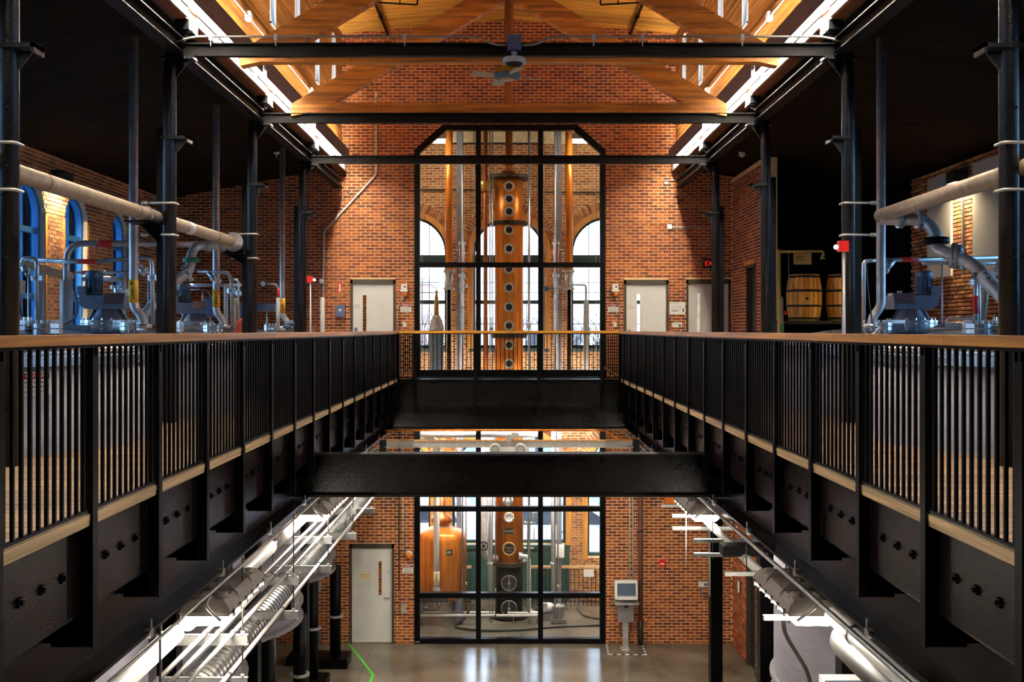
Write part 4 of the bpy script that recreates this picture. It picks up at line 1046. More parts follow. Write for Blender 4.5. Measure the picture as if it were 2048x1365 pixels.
# ================================================================== TANKS
def tank(s, yc, lab, TR=TR):
    t = thing('fermenter_tank', lab, 'tank', (s * TX, yc, FLOOR)); cx = s * TX
    m = MB(); m.lathe((cx, yc, 0), [(.25, -4.55), (1.2, -4.2), (TR - .02, -3.8), (TR, -3.7), (TR, .735)], 64); m.build('shell', 'tank_steel', t)
    m = MB(); m.lathe((cx, yc, 0), [(TR + .005, .735), (TR + .02, .74), (TR + .02, .755), (TR - .01, .76), (TR - .01, .795), (TR + .015, .80), (TR + .015, .82), (TR - .03, .83)], 64, smooth=False); m.build('rim_band', 'stainless', t)
    m = MB(); m.lathe((cx, yc, 0), [(TR - .02, .82), (TR * .93, .90), (TR * .8, .98), (TR * .6, 1.04), (TR * .3, 1.085), (.1, 1.095), (0, 1.096)], 64); m.build('dome', 'tank_top', t)
    m = MB()
    for z in (-3.85, -3.58): m.lathe((cx, yc, z), [(TR - .05, -.02), (TR + .055, -.02), (TR + .055, .02), (TR - .05, .02)], 48, smooth=False)
    m.build('support_ring', 'box_grey', t)
    for a in (-32, 14, 120, 215):
        w = math.radians(a); lx, ly = cx - s * -1.0 * 0 + (-s) * 0 + (math.cos(w) * 1.74 * (-s)), yc + math.sin(w) * 1.74
        q = MB(); q.tube((lx, ly, FLOOR + .18), (lx, ly, -3.86), .115, 14); l = q.build('leg', 'black_steel', t)
        q = MB(); q.box(lx - .29, lx + .29, ly - .29, ly + .29, FLOOR, FLOOR + .2); q.build('plinth', 'black_steel', l)
        q = MB(); q.ring((lx, ly, -4.75 - .15 * (a > 0)), (0, 0, 1), .11, .17, .035, 16); q.build('collar', 'stainless_dull', l)
    return t
for i, y in enumerate(TL): tank(-1, y, ('first big stainless fermenter beside the left railing, with a danger sign', 'second stainless fermenter of the left row, behind the second column', 'third stainless fermenter of the left row, before the end wall', 'last stainless fermenter of the left row, in the far corner')[i], TR if i < 3 else 1.69)
for i, y in enumerate(TRT): tank(1, y, ('first big stainless fermenter beside the right railing', 'second stainless fermenter of the right row, with a danger sign')[i])
def on_tank(s, yc, ang, z):
    w = math.radians(ang); n = Vector((-s * math.cos(w), math.sin(w), 0)); return Vector((s * TX, yc, z)) + n * (TR + .012), math.atan2(n.x, -n.y)
p, th = on_tank(-1, 9.5, -41, .60); sign('danger_sign', 'danger sign on the nearest left fermenter behind the balusters', p, .25, .19, 'DANGER', ['PERMIT-REQUIRED', 'CONFINED SPACE', 'DO NOT ENTER'], th)
p, th = on_tank(1, 13.13, -27, .60); sign('danger_sign', 'danger sign on the second right fermenter behind the balusters', p, .25, .19, 'DANGER', ['PERMIT-REQUIRED', 'CONFINED SPACE', 'DO NOT ENTER'], th)
def agitator(s, yc, lab):
    cx = s * TX; t = thing('agitator_drive', lab, 'agitator', (cx, yc, 1.09))
    m = MB(); m.lathe((cx, yc, 1.09), [(.33, 0), (.33, .035), (.24, .036), (.24, .045), (.33, .046), (.33, .085)], 32, smooth=False); m.bolts((cx, yc, 1.135), (0, 0, 1), .29, .018, .13, 16); m.build('flange', 'stainless', t)
    m = MB(); m.lathe((cx, yc, 1.17), [(.24, 0), (.22, .02), (.15, .13), (.16, .15)], 24)
    for k in range(8):
        w = PI * k / 4; m.bar((cx + .23 * math.cos(w), yc + .23 * math.sin(w), 1.18), (cx + .15 * math.cos(w), yc + .15 * math.sin(w), 1.32), .02, .05)
    m.build('lantern', 'gear_grey', t)
    m = MB(); m.prism([(cx - .28, 1.32), (cx + .22, 1.32), (cx + .30, 1.38), (cx + .30, 1.50), (cx - .28, 1.50)] if s > 0 else [(cx + .28, 1.32), (cx + .28, 1.50), (cx - .30, 1.50), (cx - .30, 1.38), (cx - .22, 1.32)], yc - .16, yc + .16); m.build('gearbox', 'gear_grey', t)
    mx = cx + s * .17; q = MB(); q.lathe((mx, yc, 1.50), [(.12, 0), (.12, .04), (.095, .05), (.095, .22), (.11, .23), (.11, .30), (.09, .325), (0, .33)], 24)
    for k in range(14):
        w = 2 * PI * k / 14; q.cbox((mx + .1 * math.cos(w), yc + .1 * math.sin(w), 1.635), (.012, .012, .17))
    q.build('motor', 'motor_blue', t)
    m = MB(); m.box(mx - .05 + s * .1, mx + .05 + s * .1, yc - .17, yc - .06, 1.50, 1.62); m.build('terminal_box', 'gear_grey', t)
    bx = cx - s * .17; R = Matrix.Rotation(math.radians(-28), 3, 'X'); m = MB(); m.cbox((bx, yc - .20, 1.46), (.26, .012, .15), 0, R); m.build('guard_cover', 'cover_brown', t)
    m = MB(); m.box(bx - .12, bx + .08, yc - .12, yc + .05, 1.50, 1.53); m.tube((bx, yc - .05, 1.53), (bx, yc - .05, 1.56), .03, 10); m.build('cap', 'stainless_dull', t)
agitator(-1, 13.13, 'grey agitator gearbox and motor on top of the second left fermenter'); agitator(-1, 16.76, 'grey agitator gearbox on top of the third left fermenter'); agitator(1, 13.13, 'grey agitator gearbox and motor on top of the right fermenter')
def hatch(c, r, lab):
    t = thing('hatch', lab, 'hatch', c); m = MB(); m.lathe(c, [(r, 0), (r, .05), (r + .02, .055), (r + .02, .075), (r * .93, .08), (r * .7, .12), (r * .35, .145), (0, .15)], 28); m.build('lid', 'stainless', t)
    m = MB(); m.pipe([(c[0] - r * .6, c[1] - r * .3, c[2] + .10), (c[0] - r * .6, c[1] - r * .3, c[2] + .19), (c[0] + r * .6, c[1] - r * .3, c[2] + .19), (c[0] + r * .6, c[1] - r * .3, c[2] + .10)], .013, .05, 8); m.build('handle', 'stainless', t)
    m = MB(); m.cbox((c[0], c[1] + r, c[2] + .08), (.14, .1, .06)); m.build('hinge', 'stainless', t)
hatch((-5.0, 15.75, .99), .30, 'polished domed hatch at the front of the third left fermenter top'); hatch((5.45, 12.1, 1.0), .30, 'polished domed hatch at the front of the right fermenter top'); hatch((-4.75, 8.75, .97), .26, 'polished domed hatch at the left edge on the nearest fermenter')
def nozzle(x, y, z, r, lab):
    t = thing('nozzle', lab, 'flange', (x, y, z)); m = MB(); m.lathe((x, y, z), [(r * .6, -.2), (r * .6, .04)], 16); m.build('neck', 'stainless_dull', t)
    m = MB(); m.flange((x, y, z + .09), (0, 0, 1), r, .09, k=12); m.build('flange', 'stainless', t)
for x, y, z, r, lab in ((-4.50, 9.1, 1.0, .14, 'bolted blind flange at the far left on the nearest fermenter'), (-4.22, 9.1, .97, .13, 'bolted flange right of another at the far left fermenter'), (-4.45, 11.78, 1.0, .15, 'bolted flange under the first left vent pipe'), (-4.15, 12.3, .98, .13, 'bolted flange right of the first left vent pipe foot'), (-4.55, 15.3, .98, .15, 'bolted flange under the second left vent pipe'), (-4.5, 18.85, 1.0, .14, 'bolted flange under the third left vent pipe'),
    (4.28, 9.1, .97, .13, 'bolted flange at the foot of the far right steel pipe with red tape'), (4.58, 9.1, 1.0, .16, 'bolted flange at the right edge under two steel pipes'), (4.40, 11.78, 1.0, .13, 'bolted flange under the right vent pipe')):
    nozzle(x, y, z, r, lab)
# ---- vents
for i, (x, y, yl0, yl1, lab) in enumerate(((-4.43, 11.75, 560, 606, 'pale vent pipe with yellow label, nearest on the left'), (-4.50, 15.3, 580, 615, 'pale vent pipe with yellow label, second on the left'), (-4.29, 18.85, 597, 627, 'pale vent pipe with yellow label, farthest on the left'), (4.39, 11.75, 0, 0, 'pale vent pipe on the right without a yellow label'))):
    t = thing('vent_pipe', lab, 'pipe', (x, y, 1.05)); r = .052; k = 1 if x < 0 else -1
    m = MB(); m.pipe([(x + k * .12, y, 1.08), (x + k * .1, y, 1.20), (x, y, 1.32), (x, y, 4.5)], r, .12, 14); m.build('tube', 'stainless_dull', t)
    m = MB(); m.tube((x + k * .12, y, 1.07), (x + k * .12, y, 1.12), r * 1.8, 16); m.build('foot_flange', 'stainless', t)
    if yl0:
        z0, z1 = [EYE - (q - 660) * y / F for q in (yl1, yl0)]
        p = MB(); p.tube((x, y, z0), (x, y, z1), r + .004, 16); q = p.build('label_wrap', 'label_yellow', t)
        text('VENT', (x + .012, y - r - .008, z0 + (z1 - z0) * .42), .058, 'ink_black', q, (PI / 2, PI / 2, 0))
        m = MB(); m.prism([(x - .015, z1 - .06), (x + .015, z1 - .06), (x, z1 - .03)], y - r - .008, y - r - .004); m.build('arrow', 'ink_black', q)
# ---- headers and process pipes
def pipe(name, lab, pts, r, mt, bend=.14, rings=(), wraps=(), cat='pipe', n=12, closed=()):
    P = [Vector(p) for p in pts]; low = min(P, key=lambda v: v.z); t = thing(name, lab, cat, low)
    m = MB(); m.pipe(P, r, bend, n); m.build('tube', mt, t)
    for c, ax, rr, mm in rings:
        m = MB(); m.flange(c, ax, rr, max(.05, r * .8), k=8); m.build('flange', mm, t)
    for a, b, mm in wraps:
        m = MB(); m.tube(a, b, r + .004, n); m.build('label_wrap', mm, t)
    return t
lx = -4.02
t = pipe('header_pipe', 'long tan header pipe clamped along the left column row', [(lx, 7.2, 2.33), (lx, 14.5, 2.33)], .077, 'pipe_tan', rings=[((lx, 14.5, 2.33), (0, 1, 0), .14, 'stainless_dull')], wraps=[((lx, 12.35, 2.33), (lx, 12.55, 2.33), 'sign_white')])
m = MB()
for y in (8.6, 10.7, 13.6): m.tube((lx, y, 2.33), (lx, y + .012, 2.33), .080, 14)
m.build('weld_seam', 'cover_brown', t)
m = MB(); m.ring((lx, 11.02, 2.33), (0, 1, 0), .078, .09, .02, 18); m.build('strap', 'conduit', t)
t = thing('pipe_bracket', 'black angle bracket under the tan header pipe at the second left column', 'bracket', (-4.05, 11.1, 2.2)); m = MB(); m.box(-4.22, -3.9, 10.9, 11.25, 2.235, 2.252); m.prism([(-4.15, 2.235), (-3.92, 2.235), (-3.92, 2.0)], 11.2, 11.215); m.build('shelf', 'black_steel', t)
t = thing('pipe_bracket', 'black bracket under the flanged end of the left tan header pipe', 'bracket', (-4.0, 14.7, 2.0)); m = MB(); m.box(-4.2, -3.9, 14.62, 14.95, 2.17, 2.24); m.prism([(-4.2, 2.17), (-3.9, 2.17), (-3.9, 2.0)], 14.75, 14.85); m.build('shelf', 'black_steel', t)
t = pipe('header_pipe', 'long tan header pipe sloping past the right fermenters', [(3.98, 7.0, 2.30), (4.2, 11.25, 2.34)], .077, 'pipe_tan'); m = MB(); m.ball((4.2, 11.25, 2.34), .077); m.build('end_cap', 'cover_brown', t)
# mash pipes
L = [at(480, 488, 14.45), at(392, 491, 14.2), at(381, 512, 14.1), at(381, 536, 14.0), at(372, 548, 13.9), at(338, 572, 13.5), at(283, 636, 12.9)]
t = pipe('mash_pipe', 'curved steel mash pipe dropping from the left header with green collar', L, .066, 'stainless_dull', .16, rings=[(at(445, 489, 14.35), (1, 0, 0), .105, 'stainless'), (at(418, 490, 14.28), (1, 0, 0), .10, 'stainless'), (at(375, 547, 13.93), (1, .25, .6), .135, 'stainless')])
m = MB(); c = at(382, 521, 14.07); m.lathe(c, [(.10, -.035), (.11, -.03), (.11, .03), (.10, .035)], 18); m.build('collar', 'valve_green', t)
Rr = [at(1760, 438, 11.15), at(1850, 440, 11.0), at(1873, 470, 10.9), at(1874, 498, 10.85), at(1905, 512, 10.5), at(1945, 528, 10.2), at(2050, 645, 9.2)]
t = pipe('mash_pipe', 'curved steel mash pipe with white label below the right header', Rr, .068, 'stainless_dull', .18, rings=[(at(1800, 438, 11.1), (1, 0, 0), .105, 'stainless'), (at(1838, 439, 11.0), (1, 0, 0), .10, 'stainless'), (at(1908, 512, 10.48), (1, -.6, -.1), .135, 'stainless'), (at(1918, 514, 10.42), (1, -.6, -.1), .13, 'stainless')])
m = MB(); m.lathe(at(1873, 482, 10.88), [(.10, -.04), (.13, -.035), (.13, .035), (.10, .04)], 18); m.build('clamp', 'black_steel', t)
a, b = at(1968, 552.5, 9.97), at(1990, 578, 9.76); m = MB(); m.tube(a, b, .073, 14); q = m.build('label_wrap', 'sign_white', t); text('MASH', (a + b) / 2 + Vector((-.035, -.078, .03)), .065, 'ink_black', q, (PI / 2, math.radians(49), 0))
def wrap(a, b): return (a, b, 'label_red')
T_ = 'stainless'
PL = [
 ('steam_pipe', 'thick dark steel pipe arching over the left fermenters with red label', [at(133, 660, 14.2), at(133, 487, 14.2), at(420, 489, 14.7)], .047, 'stainless_dull', .25, [], [(at(192, 488, 14.3), at(224, 488, 14.35), 'label_red')]),
 ('water_pipe', 'steel pipe hooping up from the nearest left fermenter', [at(74, 660, 11.9), at(74, 517, 11.9), at(44, 516, 11.9), at(42, 545, 11.9)], .027, T_, .09, [(at(74, 557, 11.9), (0, 0, 1), .07, T_)], []),
 ('cleaning_pipe', 'long thin steel pipe with red tape in front of the left windows', [at(60, 521, 12.2), at(195, 524, 12.3), at(262, 517, 12.35), at(304, 516, 12.4), at(306, 650, 12.4)], .026, T_, .10, [(at(306, 556, 12.4), (0, 0, 1), .065, T_)], [(at(155, 523.2, 12.26), at(193, 524, 12.29), 'label_red')]),
 ('cleaning_pipe', 'lower thin steel pipe with red tape behind the left gearbox', [at(150, 545, 14.9), at(322, 545, 15.1)], .022, T_, .1, [], [(at(164, 545, 14.9), at(189, 545, 14.93), 'label_red'), (at(290, 545, 15.07), at(312, 545, 15.09), 'label_red')]),
 ('product_pipe', 'sloping tan insulated pipe in front of the first left window', [at(34, 523, 14.0), at(140, 553, 15.3)], .070, 'pipe_tan', .1, [], []),
 ('product_pipe', 'short dark pipe ending in a valve below the left red taped pipe', [at(165, 557, 15.4), at(246, 559, 15.4), at(246, 580, 15.4)], .045, 'stainless_dull', .1, [(at(232, 575, 15.4), (0, 0, 1), .08, T_)], []),
 ('drain_pipe', 'bright lagged upright below the dark arching pipe', [at(133, 655, 14.15), at(133, 562, 14.15)], .085, 'insulation', .1, [], []),
 ('filter_vessel', 'slim upright steel filter canister beside the second left gearbox', [at(236, 655, 14.6), at(236, 590, 14.6)], .057, T_, .1, [(at(236, 594, 14.6), (0, 0, 1), .08, T_), (at(236, 582, 14.6), (0, 0, 1), .06, T_)], []),
 ('steam_pipe', 'bent steel pipe with strainer in front of the second left vent', [at(395, 543, 15.0), at(456, 545, 15.0), at(463, 560, 15.0), at(464, 655, 15.0)], .024, 'stainless_dull', .12, [(at(463, 582, 15.0), (0, 0, 1), .07, T_)], []),
 ('water_pipe', 'level steel pipe low behind the second and third left columns', [at(352, 571, 17.2), at(490, 570, 17.4)], .035, T_, .1, [], []),
 ('water_pipe', 'thin pale pipe just below another low behind the second left column', [at(352, 579, 17.0), at(415, 580, 17.0), at(424, 600, 17.0)], .014, 'galvanised', .08, [], []),
 ('filter_vessel', 'white upright canister between the second vent and third column', [at(452, 655, 16.0), at(452, 592, 16.0), at(452, 568, 16.0)], .034, 'pipe_white', .01, [], []),
 ('sample_pipe', 'thin upright pipe beside the orange hose', [at(477, 648, 15.6), at(477, 562, 15.6), at(468, 558, 15.6)], .016, T_, .05, [(at(477, 587, 15.6), (0, 0, 1), .045, T_)], []),
 ('gauge_pipe', 'short dark pipe with round gauge left of the third vent', [at(533, 568, 18.0), at(552, 569, 18.0), at(557, 578, 18.0), at(557, 598, 18.0)], .022, 'stainless_dull', .06, [], [(at(557, 577, 18.0), at(557, 594, 18.0), 'label_red')]),
 ('drain_pipe', 'pale upright below the gauge pipe left of the third vent', [at(556, 660, 17.9), at(556, 596, 17.9)], .035, 'insulation', .1, [], []),
 ('cleaning_pipe', 'thin steel pipe with red tape crossing behind the right mash pipe', [at(1727, 650, 11.8), at(1727, 523, 11.8), at(1755, 521, 11.9), at(2040, 515, 12.0)], .026, T_, .06, [], [(at(1801, 520, 11.92), at(1836, 519.3, 11.93), 'label_red')]),
 ('cleaning_pipe', 'second thin steel pipe level below the red taped pipe at right', [at(1845, 527, 12.6), at(2040, 527, 12.6)], .022, 'stainless_dull', .06, [], []),
 ('water_pipe', 'upright steel pipe with red tape at the far right', [at(2010, 655, 9.3), at(2011, 475, 9.3)], .024, T_, .06, [(at(2008, 527, 9.3), (0, 0, 1), .055, T_)], [(at(2010, 608, 9.28), at(2010, 556, 9.28), 'label_red')]),
 ('water_pipe', 'upright steel pipe hooking over at the right edge', [at(2020, 655, 9.2), at(2020, 480, 9.2), at(2026, 468, 9.2), at(2055, 467, 9.2)], .022, T_, .08, [(at(2022, 527, 9.2), (0, 0, 1), .05, T_)], []),
 ('water_pipe', 'pair height steel upright with flange left of the right label pipe', [at(1952, 655, 10.0), at(1950, 545, 10.0)], .023, T_, .06, [(at(1951, 565, 10.0), (0, 0, 1), .06, T_)], [(at(1951, 628, 9.98), at(1951, 592, 9.98), 'label_red')]),
 ('water_pipe', 'plain steel upright just right of a red taped one near the mash label', [at(1958, 655, 10.1), at(1957, 540, 10.1)], .018, T_, .06, [], []),
 ('product_pipe', 'leaning cream pipe behind the right mash pipe', [at(1962, 655, 11.0), at(1975, 548, 11.2), at(2045, 535, 11.4)], .042, 'pipe_tan', .12, [], []),
]
for nm, lab, pts, r, mt, bd, rings, wraps in PL:
    t = pipe(nm, lab, pts, r, mt, bd, rings, wraps)
    if lab.startswith(('lower thin', 'second thin', 'sloping tan', 'short dark pipe ending', 'level steel', 'thin pale pipe just')):
        a, b = pts[0], pts[1]
        for u in (.2, .85):
            q = a + (b - a) * u; m = MB(); m.tube((q.x, q.y, .7), (q.x, q.y, q.z - r * .5), .012, 8); m.build('support', 'stainless_dull', t)
def strainer(a, b, r, lab):
    t = thing('strainer', lab, 'valve', b); m = MB(); m.tube(a, a + (b - a) * .55, r * 1.5, 12); m.tube(a + (b - a) * .5, b, r, 12); m.tube(a + (b - a) * .5, a + (b - a) * .58, r * 2, 12); m.build('body', 'stainless', t)
    d = (b - a).normalized(); o = Vector((.05, -.02, .02)); m = MB(); m.tube(b - d * .02, b - d * .02 + o, .014, 8); m.tube(b - d * .02 + o, b - d * .02 + o + Vector((0, 0, .05)), .02, 8); m.build('cock', 'bolt_steel', t)
strainer(at(268, 518, 12.33), at(288, 549, 12.2), .026, 'steel strainer valve slanting down beside the first left vent'); strainer(at(47, 535, 11.85), at(56, 552, 11.8), .026, 'steel strainer valve at the far left pipe end'); strainer(at(418, 546, 14.9), at(436, 570, 14.8), .024, 'steel strainer valve slanting across the second left vent'); strainer(at(1786, 521, 11.85), at(1756, 556, 11.8), .028, 'steel strainer valve slanting down left beside the right vent'); strainer(at(2000, 528, 9.35), at(1986, 545, 9.3), .022, 'steel strainer valve at the far right uprights')
for x, y, Y, w, h, lab, mt in ((247, 588, 13.9, .10, .13, 'small cream switch box left of the first vent label', 'plastic_white'), (38, 575, 11.6, .09, .16, 'pale instrument box at the far left pipes', 'insulation'), (420, 615, 16.4, .12, .30, 'blue grey instrument panel left of the second vent', 'box_blue'), (533, 615, 18.2, .33, .13, 'blue grey cable trunk end between second and third left columns', 'motor_blue'), (487, 620, 16.2, .10, .22, 'blue grey box beside the third left column', 'box_blue'), (1760, 657, 12.0, .55, .10, 'grey walkway plate on the right fermenter top', 'gear_grey'), (145, 660, 12.4, .50, .12, 'grey walkway plate on the second left fermenter top', 'gear_grey')):
    t = thing('instrument_box', lab, 'box', at(x, y, Y)); m = MB(); m.cbox(at(x, y, Y), (w, .12, h)); m.build('case', mt, t); m = MB(); m.cbox(at(x, y, Y) + Vector((0, -.065, 0)), (w * .85, .012, h * .85)); m.build('lid', mt, t)
    c = at(x, y, Y); m = MB(); m.tube((c.x, Y + .03, .75), (c.x, Y + .03, c.z - h / 2), .015, 8); m.build('post', 'stainless_dull', t)
t = thing('pressure_gauge', 'round dial gauge on the short pipe beside the third left column', 'gauge', at(528, 568, 18.0)); c = at(527, 568, 18.0); m = MB(); m.lathe(c, [(.055, .04), (.055, -.03), (.045, -.035)], 18, axis='Y'); m.build('case', 'plaque_dark', t); m = MB(); m.lathe(c + Vector((0, -.034, 0)), [(.045, 0), (.045, -.003)], 18, axis='Y'); m.build('dial', 'sign_white', t)
t = thing('funnel', 'yellow funnel on a yellow stem beside the orange hose', 'funnel', at(472, 640, 15.8)); c = at(472, 606, 15.8); m = MB(); m.lathe(c, [(.012, -.55), (.012, -.04), (.035, -.02), (.035, .06), (.02, .08)], 14); m.build('cone', 'shower_yellow', t)
t = thing('valve_actuator', 'pale blue valve actuator at the foot of the third left vent', 'valve', at(575, 655, 18.3)); c = at(574, 654, 18.3); m = MB(); m.ball(c, .09, .07, .06, n=12); m.tube(c + Vector((.02, 0, .03)), c + Vector((.12, 0, .09)), .05, 12); m.build('body', 'motor_blue', t); m = MB(); m.tube(c - Vector((.35, 0, .05)), c - Vector((.02, 0, .03)), .05, 10); m.build('pipe_stub', 'stainless', t)
t = thing('hose_coil', 'orange red rubber hose draped in loops beside the third left column', 'hose', at(478, 668, 15.2))
for k in range(4):
    m = MB(); x = 470 + k * 3.4; m.sweep(fillet([at(x - 2, 690, 15.2), at(x + 1, 660, 15.2), at(x + 6, 643, 15.2), at(x + 14 - k * 1.0, 637 + k, 15.25), at(x + 17 - k * 1.5, 646, 15.4)], .06, 5), .0125, 8); m.build('strand', 'hose_orange', t)
def cable(lab, pts, r, mt): 
    t = thing('cable', lab, 'cable', pts[-1]); m = MB(); m.sweep(fillet(pts, .2, 6), r, 7); m.build('jacket', mt, t)
cable('pale grey flexible cable looping from the second left gearbox motor', [at(147, 580, 12.85), at(153, 600, 12.8), at(155, 630, 12.75), at(135, 650, 12.7), at(60, 657, 12.3)], .016, 'motor_blue')
cable('thin dark cable hanging at the right vent pipe', [at(1733, 530, 11.7), at(1738, 600, 11.7), at(1747, 662, 11.7)], .008, 'hose_black')
cable('thin pale wire loop on the right fermenter edge', [at(1728, 640, 11.4), at(1727, 668, 11.4), at(1748, 670, 11.4), at(1760, 652, 11.4)], .008, 'conduit')
cable('dark cable drooping at the far left instrument box', [at(36, 590, 11.5), at(40, 620, 11.5), at(48, 650, 11.5)], .012, 'hose_black')
# ---- right aisle: shower, casks, alarm
Ys = 18.3
t = thing('safety_shower', 'yellow emergency shower post with arm and shower head in the right aisle', 'shower', at(1558, 757, Ys)); V = lambda x, y: at(x, y, Ys)
p0 = V(1558, 500); p1 = Vector((p0.x, Ys, 0)); m = MB(); m.tube(p1, p0, .035, 12); m.build('post', 'shower_yellow', t)
m = MB(); m.pipe([V(1558, 504), V(1646, 503), V(1647, 512)], .022, .05, 10); m.build('arm', 'shower_yellow', t); m = MB(); m.lathe(V(1645, 517), [(.05, -.015), (.045, .0), (.02, .04), (.02, .06)], 14); m.build('shower_head', 'shower_yellow', t)
m = MB(); m.tube(V(1577, 500), V(1578, 560), .006, 6); m.pipe([V(1578, 560), V(1575, 580), V(1580, 580), V(1578, 560)], .006, .01, 6); m.build('pull_rod', 'conduit', t)
m = MB(); m.cbox(V(1605, 518), (.33, .006, .21)); q = m.build('sign_board', 'shower_yellow', t); text('SAFETY\nSHOWER', V(1600, 517) + Vector((0, -.006, 0)), .05, 'plaque_dark', q)
m = MB(); m.pipe([V(1559, 600), V(1563, 595), V(1564, 650), V(1564, 690)], .03, .04, 10); m.build('supply_pipe', 'galvanised', t); m = MB(); m.tube(V(1564, 648), V(1564, 672), .04, 10); m.build('green_band', 'valve_green', t)
m = MB(); m.cbox(V(1571, 626), (.035, .03, .07)); m.build('red_tag', 'alarm_red', t)
t = thing('cask_rack', 'dark steel rack holding the oak casks in the right aisle', 'rack', (5.9, 19.0, 0)); zr = EYE + 18 / sc(19.0)
m = MB(); m.box(5.0, 6.6, 18.62, 19.28, zr - .06, zr); m.build('shelf', 'hoop_iron', t)
for x in (5.05, 6.55):
    for y in (18.66, 19.24): MB().box(x - .03, x + .03, y - .03, y + .03, 0, zr - .06).build('leg', 'hoop_iron', t)
for k, (x, lab) in enumerate(((1608, 'oak cask with black hoops standing left on the rack in the right aisle'), (1687, 'oak cask half hidden by the second right column'))):
    c = at(x, 640, 19.0); c.z = zr; t = thing('oak_cask', lab, 'cask', c); H = .88
    def rad(u): return .275 + .055 * (1 - (2 * u - 1) ** 2)
    for q in range(20):
        m = MB(); w0, w1 = 2 * PI * q / 20 + .012, 2 * PI * (q + 1) / 20 - .012; K = 6; b = len(m.v)
        for i in range(K + 1):
            u = i / K
            for w in (w0, w1): m.v.append((c.x + rad(u) * math.cos(w), c.y + rad(u) * math.sin(w), c.z + u * H))
        for i in range(K): m.face([b + 2 * i, b + 2 * i + 1, b + 2 * i + 3, b + 2 * i + 2], 0, True)
        m.build('stave', 'barrel_wood', t)
    for u0, u1 in ((.03, .075), (.30, .345), (.62, .67), (.925, .975)):
        m = MB(); m.lathe(c, [(rad(u0) + .003, u0 * H), (rad(u0) + .008, u0 * H), (rad(u1) + .008, u1 * H), (rad(u1) + .003, u1 * H)], 28); m.build('hoop', 'hoop_iron', t)
    m = MB(); m.lathe(c, [(.262, H - .03), (0, H - .03)], 24); m.lathe(c, [(.262, .03), (0, .03)], 24); m.build('head', 'barrel_wood', t)
    m = MB(); m.tube((c.x - .04, c.y - rad(.5) - .004, c.z + H * .47), (c.x - .04, c.y - rad(.5) + .03, c.z + H * .47), .028, 12); m.build('bung', 'ink_black', t)
def alarm(x, y, Y, lab, lamp_side=-1):
    t = thing('fire_alarm', lab, 'alarm', at(x, y, Y)); c = at(x, y, Y); k = 20 / 176
    m = MB(); m.cbox(c, (.11, .07, .12)); m.build('case', 'alarm_red', t); m = MB(); m.ball(c + Vector((lamp_side * .085, -.02, -.01)), .03, n=10); m.build('strobe', 'strobe', t)
    m = MB(); m.tube((c.x + .01, Y, 0.02), (c.x + .01, Y, c.z - .06), .018, 8); m.build('conduit', 'conduit', t)
alarm(1686, 493, 11.15, 'red fire alarm strobe on the second right column'); alarm(620, 559, 18.4, 'red fire alarm strobe on the farthest left column', 1)
# wall lamps and cameras
for s, x, y, lab in ((-1, -7.52, 16.65, 'wall lamp lighting the brick pier between the left windows'), (1, 7.52, 16.6, 'wall lamp lighting the brick pier on the right wall')):
    t = thing('wall_lamp', lab, 'lamp', (x, y, 3.6)); x0, x1 = sorted((x + s * .06, x - s * .16)); m = MB(); m.box(x0, x1, y - .17, y + .17, 3.66, 3.70)
    for a, b in ((x0, x0 + .01), (x1 - .01, x1)): m.box(a, b, y - .17, y + .17, 3.50, 3.66)
    for a, b in ((y - .17, y - .16), (y + .16, y + .17)): m.box(x0, x1, a, b, 3.50, 3.66)
    m.build('hood', 'hoop_iron', t); MB().box(x0 + .03, x1 - .03, y - .14, y + .14, 3.62, 3.64).build('lens', 'wall_lamp', t)
for x, y, Y, lab in ((553, 303, 19.5, 'small white security camera hanging in the left aisle'), (1484, 308, 19.5, 'small white security camera hanging in the right aisle')):
    c = at(x, y, Y); t = thing('security_camera', lab, 'camera', c); m = MB(); m.lathe(c, [(0, -.07), (.05, -.05), (.065, 0), (.065, .05), (.03, .07)], 16); m.build('dome', 'plastic_white', t); m = MB(); m.tube(c + Vector((0, 0, .07)), (c.x, c.y, 4.42), .012, 6); m.build('drop_rod', 'conduit', t)
for s, x0, nm in ((-1, 2.68, 'left'), (1, 2.68, 'right')):
    t = thing('sprinkler_pipe', 'black sprinkler pipe under the %s roof slope with a side branch' % nm, 'pipe', (s * x0, 20, 7.6)); m = MB(); m.tube((s * x0, 13, 7.6), (s * x0, 22, 7.6), .035, 10); m.build('main', 'black_steel', t)
    m = MB(); m.pipe([(s * x0, 19.9, 7.6), (s * (x0 - .85), 19.9, 7.55), (s * (x0 - .85), 19.9, 7.65)], .018, .03, 8); m.tube((s * (x0 - .5), 19.9, 7.55), (s * (x0 - .5), 19.9, 7.66), .014, 6); m.build('branch', 'black_steel', t)
    m = MB()
    for k in range(5): y = 14 + k * 1.7; m.ring((s * x0, y, 7.6), (0, 1, 0), .036, .05, .04, 12); m.tube((s * x0, y, 7.63), (s * x0, y, 7.80), .008, 6)
    m.build('hanger', 'black_steel', t)
